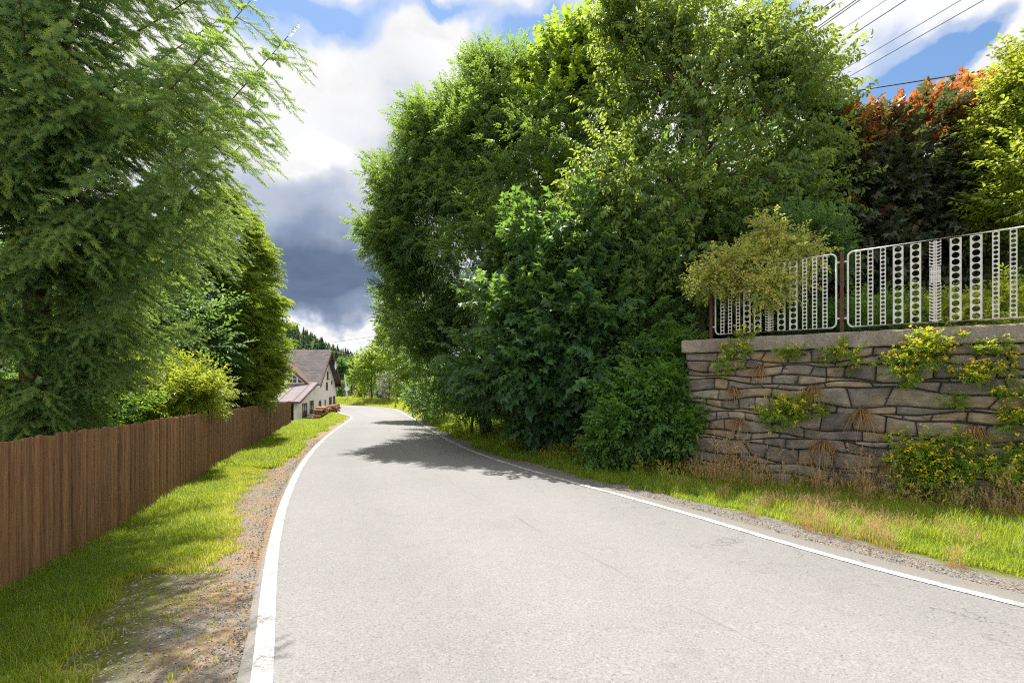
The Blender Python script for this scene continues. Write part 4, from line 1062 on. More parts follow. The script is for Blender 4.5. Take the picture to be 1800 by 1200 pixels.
tree('leafy_bush', 'mid green bush under the spruce behind the near fence boards', (-8.0, 7.8), 1.7, .04,
     [ell(60, 735, 7.6, 1.0, .6, .34, 26, .28), ell(160, 730, 8.6, 1.0, .6, .42, 26, .3), ell(110, 690, 9, 1.2, .6, .5, 26, .34)], TW_OVAL, 'bush', 20, 92, cat='bush', limbs=10, size=.9, tone0=.4)
tree('backdrop_tree', 'broad green tree seen through the spruce branches', (-13.5, 12.5), 5., .16,
     [ell(60, 560, 12.5, 3., 1.6, 1.8, 50, .8), ell(230, 590, 12.8, 2.2, 1.4, 1.6, 40, .7), ell(-20, 380, 13, 2.4, 1.8, 2.2, 30, .9), ell(150, 470, 13.2, 1.8, 1.4, 1.6, 22, .8)], TW_OVAL, 'dark_maple', 22, 93, limbs=24, size=1.6)

# ------------------------------------------------------------------ the far bend: orchard tree, hedges, poles, forest
def g_at(x, D): return ((x - HX) / F * D, D)
def far_tree(name, label, x, D, w, y0, y1, m, seed, cat='tree', trunk=True, per=16, size=.6, group=None, n=40):
    X, Y = g_at(x, D); gz = float(terrain(X, Y)); zt = EYE + (HY - y0) / F * D; zb = EYE + (HY - y1) / F * D
    rw = w / 2 / F * D; c = (X, Y, (zt + zb) / 2); rz = (zt - zb) / 2 * .9
    tree(name, label, (X, Y), max(.5, (zt - gz) * .8), .035 * (zt - gz) * .5 + .03, [(c, (rw * .85, rw * .85, rz), n, rw * .33), ((X + rw * .2, Y, c[2] + rz * .35), (rw * .55, rw * .55, rz * .6), n // 3, rw * .28)], TW_FAR, m, per, seed, cat=cat, group=group, limbs=14, size=size)
far_tree('orchard_tree', 'round crowned orchard tree on the lawn at the far bend', 653, 62, 72, 614, 690, 'maple', 101, per=20, size=.62)
far_tree('garden_bush', 'pale flowering bush right of the orchard tree', 684, 58, 34, 648, 705, 'white_flower', 102, 'bush', size=.45, n=24)
far_tree('garden_bush', 'low yellow green bush under the orchard tree', 634, 66, 30, 672, 704, 'golden', 103, 'bush', size=.4, n=18)
far_tree('garden_bush', 'dark bush between the orchard tree and the roadside trees', 668, 64, 26, 680, 706, 'dark_maple', 104, 'bush', size=.4, n=18)
far_tree('garden_bush', 'dark green bush behind the round road mirror', 601, 74, 24, 670, 708, 'dark_maple', 105, 'bush', size=.45, n=18)
for q, (x, D, w, y0, y1, m, lab) in enumerate([
        (598, 84, 22, 628, 700, 'dark_maple', 'dark slender tree just right of the cottage gable'),
        (618, 96, 38, 622, 704, 'far_leaf', 'mid green tree behind the pole at the far bend'),
        (641, 100, 34, 618, 704, 'maple', 'light green tree half hidden behind the orchard tree'),
        (676, 82, 40, 610, 704, 'far_leaf', 'tall tree behind the orchard tree beside the roadside trees'),
        (700, 70, 36, 612, 706, 'maple', 'yellow green tree where the roadside trees begin')]):
    far_tree('far_tree', lab, x, D, w, y0, y1, m, 110 + q, group='trees beyond the far bend', size=.75, n=34)
def conifer_acc(a, base, h, r, rng, n=150):
    for k in range(n):
        f = rng.random() ** .8; an = rng.uniform(0, 2 * PI); rr = r * (1 - f) ** .85 * rng.uniform(.55, 1.1) + .05
        p0 = base + V3(math.cos(an) * rr * .25, math.sin(an) * rr * .25, h * (.12 + .88 * f) + .06 * h * .3); p1 = base + V3(math.cos(an) * rr, math.sin(an) * rr, h * (.12 + .88 * f) - .04 * h)
        sd = V3(-math.sin(an), math.cos(an), 0) * (rr * .32 + .15)
        a.add([p0, p1 - sd, p1 + V3(0, 0, -.06 * h), p1 + sd], np.array([[0, 1, 2], [0, 2, 3]]), np.clip(.45 + rng.normal(0, .15), 0, 1))
def far_conifer(label, x, D, ytop, r, seed):
    rng = np.random.default_rng(seed); X, Y = g_at(x, D); gz = float(terrain(X, Y)); h = EYE + (HY - ytop) / F * D - gz; base = V3(X, Y, gz)
    t = thing('conifer_tree', label, 'tree', base, 'conifers beyond the cottage'); a = Acc(); conifer_acc(a, base, h, r, rng, 700); a.build('crown', M['far_conifer'], t, base)
    w = Acc(); tube(w, [base + V3(0, 0, -.3), base + V3(0, 0, h * .95)], [.22, .03], 7); w.build('trunk', M['bark'], t, base)
far_conifer('dark conifer rising behind the cottage ridge', 566, 95, 592, 2.6, 121)
far_conifer('small dark conifer between the cottage gable and the far trees', 591, 110, 616, 2.2, 122)
# the hill and its wood
def hill_z(X, Y):
    px = X / Y * F + HX
    yt = np.interp(px, [200, 430, 480, 520, 560, 600, 640, 700, 800, 1000], [506, 538, 558, 580, 600, 620, 632, 640, 648, 656])
    ridge = (HY - yt) / F * 330 + EYE - 6
    g = np.exp(-((Y - 330) / 110.) ** 2)
    return -7 + (ridge + 7) * g
hx = np.linspace(-340, 120, 90); hy = np.linspace(150, 520, 60); HXg, HYg = np.meshgrid(hx, hy)
a = Acc(); nx = len(hx); i = np.arange(len(hy) - 1)[:, None] * nx; j = np.arange(nx - 1)[None]
a.add(np.stack([HXg, HYg, hill_z(HXg, HYg)], -1), np.stack([i + j, i + j + 1, i + nx + j + 1, i + nx + j], -1).reshape(-1, 4))
m_hill = simple_mat('forest_floor', (.03, .05, .02), (.06, .085, .03), .2, .95, .1)
tag(a.build('hills', m_hill, smooth=True), 'wooded hill beyond the cottage', kind='structure')
rng = np.random.default_rng(131); a = Acc(); b = Acc()
for k in range(900):
    Y = rng.uniform(190, 345); X = (rng.uniform(330, 730) - HX) / F * Y; z = float(hill_z(X, Y))
    if rng.random() < (.75 if Y > 250 else .35): conifer_acc(a, V3(X, Y, z - .5), rng.uniform(6, 11), rng.uniform(1.7, 2.6), rng, 70)
    else:
        n = 90; d = in_ell(rng, n, .6); R = rng.uniform(2.4, 3.8); P = V3(X, Y, z + R * .9) + d * V3(R, R, R * 1.1); Dm = norm(d + rng.normal(0, .5, d.shape))
        bake(b, TW_FAR[k % 4], frames(Dm[:22]) * 1.5, P[:22], np.clip(rng.normal(.5, .18, 22), 0, 1))
a.build('hillside_conifer_wood', M['far_conifer']); b.build('hillside_broadleaf_wood', M['far_leaf'])
tag(bpy.data.objects['hillside_conifer_wood'], 'dark conifer wood covering the hill behind the cottage', 'wood', kind='stuff')
tag(bpy.data.objects['hillside_broadleaf_wood'], 'lighter broadleaf wood on the lower hillside', 'wood', kind='stuff')

def poles():
    X, Y = g_at(611.5, 64); gz = float(terrain(X, Y)); base = V3(X, Y, gz)
    t = thing('road_mirror', 'white leaning pole with a round pale disc at the far bend', 'mirror', base)
    top = at(606, 658, 64); p = Acc(); tube(p, [base + V3(0, 0, -.2), top], [.10, .085], 10); p.build('pole', M['dish'], t, base)
    c = at(609.5, 683, 63.85); d = Acc(); tube(d, [c + V3(0, .10, 0), c + V3(0, .04, 0), c], [.2, .27, .28], 22); d.build('disc', M['mirror'], t, base)
    r = Acc(); th = np.linspace(0, 2 * PI, 25); tube(r, np.c_[c[0] + .285 * np.cos(th), np.full(25, c[1] + .01), c[2] + .285 * np.sin(th)], .022, 6); r.build('rim', M['dish'], t, base)
    X, Y = g_at(655, 76); gz = float(terrain(X, Y)); base = V3(X, Y, gz); top = at(653.5, 606, 76)
    t = thing('utility_pole', 'wooden utility pole with crossarm above the orchard tree', 'pole', base)
    p = Acc(); tube(p, [base + V3(0, 0, -.3), top], [.15, .1], 10); p.build('pole', M['pole_wood'], t, base)
    p = Acc(); box(p, top + V3(0, -.08, -.35), [.95, .06, .07]); p.build('crossarm', M['pole_wood'], t, base)
    for k in range(6):
        q = Acc(); tube(q, [top + V3(-.85 + .34 * k, -.08, -.3), top + V3(-.85 + .34 * k, -.08, -.16), top + V3(-.85 + .34 * k, -.08, -.1)], [.035, .05, .025], 8); q.build('insulator', M['white_frame'], t, base)
    return top
ptop = poles()
def wire(name, label, p0, p1, r, m, sag, group):
    u = np.linspace(0, 1, 40)[:, None]; P = p0 + (p1 - p0) * u; P[:, 2] -= sag * 4 * (u * (1 - u))[:, 0]
    a = Acc(); tube(a, P, r, 5); o = a.build(name, M[m]); tag(o, label, 'cable', group)
def fit(p_near, px_far):
    return p_near
wl = [(1466.5, 1355, 76.7, .019, 'uppermost thin power line leaving the pear tree'), (1505, 1407, 70, .019, 'left strand of the close pair of power lines'), (1512, 1411, 69, .019, 'right strand of the close pair of power lines'),
      (1558, 1406, 100, .010, 'faintest power line right of the close pair'), (1593, 1424, 105, .019, 'dark single power line in the middle of the six'), (1690, 1447, 142, .014, 'thin power line second from the lowest'), (1730, 1473, 146, .017, 'lowest of the parallel power lines')]
for q, (x0, x1, y1, r, lab) in enumerate(wl):
    n0 = at(x0, 0, 19.0 + .1 * q); f1 = ptop + V3(-.85 + .34 * min(q, 5), -.08, -.1)
    n1 = n0 + (n0 - f1) * .16
    wire('power_line', lab, n1, f1, r, 'wire', .0, 'power lines over the garden')
wire('service_cable', 'thick black cable sloping from the pear tree to the yellow green tree', at(1340, 183, 24.), at(1960, 86, 14.5), .03, 'cable', .06, None)
wire('phone_line', 'thin dark wire over the far bend above the cottage', at(540, 606, 90), at(760, 572, 70), .03, 'wire', .3, None)
wire('phone_line', 'short thin wire falling from the utility pole towards the cottage', at(560, 640, 80), ptop + V3(-.5, 0, -.2), .025, 'wire', .25, None)

# thin garden fence at the far bend
def garden_fence():
    A_ = V3(*g_at(619, 68), 0); B_ = V3(*g_at(668, 63), 0); base = V3(A_[0], A_[1], float(terrain(A_[0], A_[1])))
    t = thing('garden_fence', 'thin dark wire fence in front of the orchard tree', 'fence', base)
    P = [A_ + (B_ - A_) * k / 11 for k in range(12)]
    for p in P: p[2] = float(terrain(p[0], p[1]))
    for p in P:
        q = Acc(); tube(q, [p + V3(0, 0, -.1), p + V3(0, 0, 1.15)], .04, 6); q.build('post', M['pole_wood'], t, base)
    for h in (.45, .8, 1.1):
        q = Acc(); tube(q, np.array(P) + V3(0, 0, h), .012, 4); q.build('rail', M['wire'], t, base)
garden_fence()

# ------------------------------------------------------------------ plants growing on the wall
def fern_leaf(rng):
    return pinnate(rng, .09, 3, .032, .022)
TW_CORY = [twig(_r, .16, 5, fern_leaf, 55, 14, .14, .002) for _ in range(4)]
def bloom(rng):
    parts = []
    for k in range(6):
        R = rot_xyz(rng.normal(0, .6), rng.normal(0, .6), rng.uniform(0, 6)); parts.append(place(leaf_simple(.036, .02, .2, .4), R, rng.normal(0, .016, 3)))
    return combine(parts)
BLOOM = [bloom(_r) for _ in range(3)]
def wall_plant(px, py, w, h, lab, seed, fl=.5):
    rng = np.random.default_rng(seed)
    s = ((px - HX) / F * WA[1] - WA[0]) / (WD[0] - (px - HX) / F * WD[1]); D = WA[1] + WD[1] * s
    z = EYE + (HY - py) / F * D; k = D / F
    base = W3(s, .02, z); t = thing('wall_plant', lab, 'plant', base, 'yellow flowered plants on the stone wall')
    hw, hh = w / 2 * k / 1.1, h / 2 * k
    n = int(26 + 1100 * hw * hh); lob = rng.normal(0, .6, (5, 3)); lob[:, 1] = 0
    d = in_ell(rng, n, .2) * .65 + lob[rng.integers(0, 5, n)] * .7; ax = np.array([[WD[0], WD[1], 0], [WN[0], WN[1], 0], [0, 0, 1.]])
    d[:, 1] = np.abs(d[:, 1]); loc = d * np.array([hw, min(.42, .2 + hh * .75), hh]); loc[:, 0] *= 1 + .2 * np.sin(loc[:, 2] * 20 + seed)
    P = base + loc @ ax; out = norm((d * np.array([1, .8, 1])) @ ax + np.array([WN[0], WN[1], .8]) * .6 + rng.normal(0, .35, (n, 3)))
    a = Acc(); pick = rng.integers(0, 4, n)
    for q in range(4):
        m = pick == q; bake(a, TW_CORY[q], frames(out[m], roll=rng.normal(0, .5, m.sum())) * (min(1., .45 + 1.6 * hh) * rng.uniform(.6, 1.25, m.sum()))[:, None, None], P[m], .45 + rng.normal(0, .16, m.sum()) + .2 * d[m, 2])
    a.build('foliage', M['corydalis'], t, base)
    nf = int(n * fl)
    if nf < 1: return
    m = rng.permutation(n)[:nf]
    b = Acc(); Pf = P[m] + out[m] * (min(1., .45 + 1.6 * hh) * rng.uniform(.14, .24, (nf, 1))) + np.c_[np.zeros((nf, 2)), rng.uniform(0, .05, nf)]
    bake(b, BLOOM[seed % 3], frames(rng.normal(0, 1, (nf, 3))), Pf, rng.random(nf)); b.build('blossoms', M['blossom'], t, base)
for q, a_ in enumerate([(1618, 617, 122, 60, 'widest clump of yellow flowers just under the coping', .7), (1722, 662, 70, 42, 'yellow flowered clump hanging below the coping right of the widest clump', .75),
        (1740, 622, 50, 34, 'thin leafy clump under the coping near the right edge', .2), (1309, 604, 34, 34, 'small yellow sprig over the coping near the wall corner', .6), (1284, 634, 40, 30, 'small green clump under the coping at the wall corner', .15),
        (1390, 622, 44, 26, 'small green clump under the coping below the first fence panel', .1), (1482, 626, 66, 36, 'green clump under the coping below the rusty post', .25), (1382, 728, 72, 58, 'round bright green bush growing out of the middle of the wall', .35),
        (1628, 822, 100, 92, 'large yellow flowered bush low on the wall above the dry grass', .55), (1698, 796, 70, 60, 'green plant low on the wall beside the large yellow bush', .25), (1792, 745, 40, 50, 'yellow flowered plant half way up the wall at the photo edge', .5),
        (1795, 812, 90, 70, 'yellow flowered plant low on the wall at the photo edge', .5), (1793, 688, 30, 36, 'small yellow plant high on the wall at the photo edge', .6), (1672, 700, 50, 18, 'tiny flat green plant in a wall joint', .0)]):
    wall_plant(*a_[:4], a_[4], 200 + q, a_[5])

# ------------------------------------------------------------------ grasses
def blade(rng, L, w, bend, seg=3, seed_head=False):
    u = np.linspace(0, 1, seg + 1); y = L * bend * u ** 2; z = L * np.sqrt(np.maximum(0.05, 1 - (bend * .8) ** 2)) * u - .15 * L * bend * u ** 3
    ww = w * (1 - u ** 1.5) + w * .06
    V = np.concatenate([np.c_[-ww / 2, y, z], np.c_[ww / 2, y, z]])
    n = seg + 1; i = np.arange(seg); Fq = np.stack([i, i + n, i + n + 1, i + 1], -1)
    parts = [(V, [Fq], np.zeros(2 * n))]
    if seed_head:
        e = np.array([0, y[-1], z[-1]]); dd = norm(np.array([0, y[-1] - y[-2], z[-1] - z[-2]]))
        for k in range(12):
            p = e - dd * L * .2 * (k / 12); R = rot_xyz(math.atan2(dd[2], dd[1]) + rng.normal(0, .5), rng.normal(0, .6), rng.normal(0, .7)); parts.append(place(leaf_simple(.03, .009), R, p, .2))
    return combine(parts) if len(parts) > 1 else parts[0]
def tuft(rng, n, L, w, spread, seed_head=0):
    parts = []
    for k in range(n):
        az = rng.uniform(0, 2 * PI); R = rot_xyz(0, 0, az); sh = rng.random() < seed_head
        parts.append(place(blade(rng, L * rng.uniform(.5, 1.1) * (1.15 if sh else 1), w * (.5 if sh else 1), rng.uniform(.1, .75) * (.6 if sh else 1), 3, sh), R, np.array([rng.normal(0, spread), rng.normal(0, spread), 0]), rng.normal(0, .12) + (.35 if sh else 0)))
    return combine(parts)
TF_SHORT = [tuft(_r, 9, .085, .0055, .03) for _ in range(5)]
TF_MID = [tuft(_r, 10, .20, .007, .04) for _ in range(5)]
TF_TALL = [tuft(_r, 12, .42, .008, .05, .2) for _ in range(5)]
TF_DRY = [tuft(_r, 14, .48, .006, .05, .35) for _ in range(5)]
def broad(rng, n=7, L=.10, w=.045):
    parts = []
    for k in range(n):
        R = rot_xyz(math.radians(rng.uniform(10, 45)), rng.normal(0, .2), 2 * PI * k / n + rng.normal(0, .3)); parts.append(place(leaf_oval(L * rng.uniform(.6, 1.1), w, .2, .4), R, np.zeros(3), rng.normal(0, .1)))
    return combine(parts)
TF_BROAD = [broad(_r) for _ in range(4)]
def put(a, rng, X, Y, tmpls, size, tone, zoff=-.01):
    n = len(X); Z = terrain(X, Y) + zoff; P = np.c_[X, Y, Z]
    ang = rng.uniform(0, 2 * PI, n); c, s = np.cos(ang), np.sin(ang); Rm = np.zeros((n, 3, 3)); Rm[:, 0, 0] = c; Rm[:, 0, 1] = -s; Rm[:, 1, 0] = s; Rm[:, 1, 1] = c; Rm[:, 2, 2] = 1
    Rm *= (size * np.ones(n))[:, None, None]; pick = rng.integers(0, len(tmpls), n)
    for k in range(len(tmpls)):
        m = pick == k
        if m.any(): bake(a, tmpls[k], Rm[m], P[m], np.broadcast_to(tone, (n,))[m])
def patch(X, Y, sc=1.): return np.sin(X * 1.7 * sc + 1.3) * np.sin(Y * 1.3 * sc + .4) + .6 * np.sin(X * 3.9 * sc + Y * 2.7 * sc) + .4 * np.sin(X * 7.1 * sc - Y * 6.3 * sc)
def left_grass():
    rng = np.random.default_rng(301); a = Acc()
    def cand(n, y0, y1, p=1.):
        Y = y0 + (y1 - y0) * rng.random(n) ** p; xf = FA[0] + (Y - FA[1]) * FD[0] / FD[1]; xl = edge_l(Y) - .15; lo = np.where(Y < 27.5, xf - .05, edge_l(Y) - 3.2); X = lo + (xl - lo) * rng.random(n); return X, Y, edge_l(Y) - X, X - lo
    X, Y, e, ef = cand(60000, 1.2, 12, 1.5)
    ed = e * .93 + .26 * patch(X, Y)
    k = ed > np.where(Y < 4.6, .92, .62) + .3 * rng.random(len(X)); X1, Y1 = X[k], Y[k]
    dryness = np.clip(.42 + .10 * patch(X1, Y1, .8) - .22 * sstep(.9, 2., ed[k]) + .38 * (1 - sstep(.8, 1.25, ed[k])), 0, .95)
    put(a, rng, X1, Y1, TF_SHORT, rng.uniform(.7, 1.35, len(X1)), np.clip(dryness + rng.normal(0, .1, len(X1)), 0, 1))
    X, Y, e, ef = cand(34000, 11, 44, 1.3); k = (e + .2 * patch(X, Y)) > .55; 
    put(a, rng, X[k], Y[k], TF_SHORT, rng.uniform(1.2, 2.2, k.sum()), np.clip(.36 + .10 * patch(X[k], Y[k], .6) + rng.normal(0, .08, k.sum()), 0, 1))
    X, Y, e, ef = cand(9000, 1.2, 20, 1.5); k = ((e + .3 * patch(X, Y)) > 1.15) & (patch(X, Y, 1.3) > .1); put(a, rng, X[k], Y[k], TF_MID, rng.uniform(.5, .95, k.sum()), rng.normal(.3, .12, k.sum()))
    X, Y, e, ef = cand(9000, 1.2, 27); k = ef < .16; put(a, rng, X[k], Y[k], TF_MID, rng.uniform(.5, 1.1, k.sum()), rng.normal(.25, .12, k.sum()))
    X, Y, e, ef = cand(9000, 1.2, 16, 1.5); k = (e + .25 * patch(X, Y) > 1.) & (patch(X, Y, .9) < .2); put(a, rng, X[k], Y[k], TF_BROAD, rng.uniform(.25, .6, k.sum()), rng.normal(.3, .12, k.sum()))
    X, Y, e, ef = cand(5200, 1.2, 18, 1.5); k = (e > .3) & (e < 1.6) & (patch(X, Y, 2.1) > .25) & (rng.random(len(X)) < np.clip(e - .1, 0, 1)); put(a, rng, X[k], Y[k], TF_SHORT, rng.uniform(.6, 1.1, k.sum()), rng.normal(.72, .1, k.sum()))
    o = a.build('verge_grass', M['grass']); tag(o, 'short green and yellow grass between the wooden fence and the road', 'grass', kind='stuff')
left_grass()
def right_grass():
    rng = np.random.default_rng(302); a = Acc(); b = Acc()
    def cand(n, y0, y1, width, p=1.):
        Y = y0 + (y1 - y0) * rng.random(n) ** p; X = edge_r(Y) + .35 + width * rng.random(n)
        w = -((X - WA[0]) * WN[0] + (Y - WA[1]) * WN[1]); s = (X - WA[0]) * WD[0] + (Y - WA[1]) * WD[1]
        k = (w < -.06) | (s < -.1); return X[k], Y[k], (X - edge_r(Y))[k], -w[k], s[k]
    X, Y, e, w, s = cand(30000, 1.5, 12, 4.2)
    ed = e + .2 * patch(X, Y, 1.2); k = ed > 1.0 + .2 * rng.random(len(X))
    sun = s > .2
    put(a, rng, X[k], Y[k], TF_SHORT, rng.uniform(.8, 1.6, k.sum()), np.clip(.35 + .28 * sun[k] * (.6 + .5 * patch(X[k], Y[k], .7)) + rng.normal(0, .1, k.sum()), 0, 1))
    X, Y, e, w, s = cand(15000, 1.5, 13, 4.2); ed = e + .2 * patch(X, Y, 1.2); k = (ed > 1.2) & (patch(X, Y, 1.1) > -.5)
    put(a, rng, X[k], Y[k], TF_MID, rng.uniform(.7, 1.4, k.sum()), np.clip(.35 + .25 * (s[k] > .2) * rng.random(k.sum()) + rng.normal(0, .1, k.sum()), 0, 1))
    X, Y, e, w, s = cand(3600, 1.5, 13, 4.); k = (w < .9) & (w > -.5) & (e > 1.); put(a, rng, X[k], Y[k], TF_TALL, rng.uniform(.3, .9, k.sum()), np.clip(rng.normal(.45, .2, k.sum()), 0, 1))
    X, Y, e, w, s = cand(9000, 8.5, 40, 2.4, 1.3); k = e > .75 + .3 * patch(X, Y); put(a, rng, X[k], Y[k], TF_MID, rng.uniform(.6, 1.3, k.sum()) * (1 + Y[k] / 60), rng.normal(.28, .1, k.sum()))
    X, Y, e, w, s = cand(12000, 8.5, 45, 2.6, 1.2); k = e > .6 + .2 * patch(X, Y); put(a, rng, X[k], Y[k], TF_SHORT, rng.uniform(1.2, 2.4, k.sum()), rng.normal(.32, .1, k.sum()))
    X, Y, e, w, s = cand(1600, 8.5, 30, 3.0); k = e > 1.3; put(a, rng, X[k], Y[k], TF_TALL, rng.uniform(.5, 1.1, k.sum()), rng.normal(.3, .15, k.sum()))
    X, Y, e, w, s = cand(6000, 2, 24, 3.4); k = (e > 1.05) & (patch(X, Y, 1.6) > .4); put(a, rng, X[k], Y[k], TF_BROAD, rng.uniform(.4, 1.1, k.sum()), rng.normal(.28, .12, k.sum()))
    tag(a.build('bank_grass', M['grass']), 'longer green grass along the foot of the stone wall and trees', 'grass', kind='stuff')
    X, Y, e, w, s = cand(3800, 1.5, 10.3, 4.); k = (w < .8) & (w > .0) & (e > .9) & (patch(X, Y, 1.3) > .0); put(b, rng, X[k], Y[k], TF_DRY, rng.uniform(.35, 1.1, k.sum()) * (1 + .4 * (patch(X[k], Y[k], 2.) > .7)), np.clip(rng.normal(.5, .2, k.sum()), 0, 1))
    X, Y, e, w, s = cand(4000, 1.5, 9, 3.); k = (e > .8) & (patch(X, Y, .9) > .5) & (s > 0); put(b, rng, X[k], Y[k], TF_DRY, rng.uniform(.3, .6, k.sum()), np.clip(rng.normal(.6, .2, k.sum()), 0, 1))
    X, Y, e, w, s = cand(1500, 2.5, 10.2, 4.); k = (w < .38) & (w > .0) & (s > .15) & (patch(X, Y, 1.1) > .15); put(b, rng, X[k], Y[k], TF_DRY, rng.uniform(1.1, 2.1, k.sum()), np.clip(rng.normal(.7, .2, k.sum()), 0, 1))
    tag(b.build('dry_grass', M['dry_grass']), 'tall dry straw coloured grass at the foot of the stone wall', 'grass', kind='stuff')
right_grass()
def far_grass():
    rng = np.random.default_rng(303); a = Acc(); n = 16000
    D = rng.uniform(44, 80, n); X = (rng.uniform(560, 760, n) - HX) / F * D
    k = (X > edge_r(D) + .5) ; X, D = X[k], D[k]
    put(a, rng, X, D, TF_SHORT, rng.uniform(2.5, 4.5, len(X)), np.clip(.5 + .12 * patch(X, D, .3) + rng.normal(0, .08, len(X)), 0, 1))
    tag(a.build('lawn_grass', M['grass']), 'sunlit lawn grass at the far bend', 'grass', kind='stuff')
far_grass()
def wall_tuft(px, py, lab, seed, L=.34):
    rng = np.random.default_rng(seed); s = ((px - HX) / F * WA[1] - WA[0]) / (WD[0] - (px - HX) / F * WD[1]); D = WA[1] + WD[1] * s; z = EYE + (HY - py) / F * D
    base = W3(s, .03, z); a = Acc(); n = 110; L *= 1.25
    for k in range(n):
        l = L * rng.uniform(.5, 1.25); d0 = norm(np.array([WN[0], WN[1], .3]) * .5 + np.array([WD[0], WD[1], 0]) * rng.normal(0, .5) + rng.normal(0, .15, 3)); u = np.linspace(0, 1, 5)[:, None]
        P = base + rng.normal(0, .03, 3) + d0 * l * u * .6 + np.array([0, 0, -1.]) * l * u ** 2 * rng.uniform(.4, 1.0)
        sd = norm(np.cross(d0, [0, 0, 1.])) * .0045; V = np.concatenate([P - sd * (1.1 - u), P + sd * (1.1 - u)]); i = np.arange(4); a.add(V, np.stack([i, i + 5, i + 6, i + 1], -1), rng.random())
    o = a.build('dry_grass_tuft', M['dry_grass'], None, base); o.location = base; tag(o, lab, 'grass', 'dry tufts hanging on the stone wall')
for q, (x, y, lab, L) in enumerate([(1300, 738, 'small brown tuft left of the round green bush on the wall', .3), (1432, 682, 'pale dry tuft hanging right of the round green bush on the wall', .42), (1515, 722, 'long dry tuft hanging in the middle of the wall', .5),
        (1448, 775, 'dry tuft low on the wall below the round green bush', .5), (1290, 682, 'short dry tuft high on the wall near its corner', .3), (1716, 752, 'dry tuft right of the drain pipe', .34), (1570, 806, 'dry tuft beside the large yellow bush', .4), (1335, 645, 'dead brown tuft under the coping near the wall corner', .28)]):
    wall_tuft(x, y, lab, 320 + q, L)
# loose gravel on both shoulders
def gravel():
    rng = np.random.default_rng(305); a = Acc()
    o8 = np.array([[1, 0, 0], [-1, 0, 0], [0, 1, 0], [0, -1, 0], [0, 0, 1], [0, 0, -1.]]); f8 = np.array([[0, 2, 4], [2, 1, 4], [1, 3, 4], [3, 0, 4], [2, 0, 5], [1, 2, 5], [3, 1, 5], [0, 3, 5]])
    peb = [(o8 * np.array([1, .8, .55]) + rng.normal(0, .18, (6, 3)), [f8], np.zeros(6)) for _ in range(5)]
    n = 15000; Y = 1.2 + 17 * rng.random(n) ** 1.7; X = edge_l(Y) - .14 - 1.15 * rng.random(n) ** 1.3
    Y2 = 1.5 + 14 * rng.random(12000) ** 1.4; X2 = edge_r(Y2) + .36 + .62 * rng.random(12000)
    X = np.r_[X, X2]; Y = np.r_[Y, Y2]; put(a, rng, X, Y, peb, rng.uniform(.004, .011, len(X)) * (1 + .9 * (rng.random(len(X)) < .06)), rng.random(len(X)), .002)
    tag(a.build('gravel', M['gravel']), 'loose grey stones along both edges of the asphalt', 'gravel', kind='stuff')
gravel()
def weed(px, py, lab, tm, size, seed):
    rng = np.random.default_rng(seed); X, Y = pix_ground(px, py); a = Acc(); put(a, rng, np.array([X]), np.array([Y]), tm, np.array([size]), np.array([.3]))
    o = a.build('weed', M['bush'], None, (X, Y, 0)); o.location = (X, Y, 0); tag(o, lab, 'weed', 'weeds on the left verge')
weed(395, 952, 'leafy green rosette on the gravel beside the white line', TF_BROAD, 1.2, 401)
weed(216, 1012, 'dark upright grassy weed in the middle of the left verge', TF_TALL, .55, 402)
weed(310, 1090, 'yellowish tuft alone on the near gravel', TF_MID, .7, 403)
weed(408, 915, 'small green weed at the gravel edge farther up the road', TF_BROAD, .8, 404)

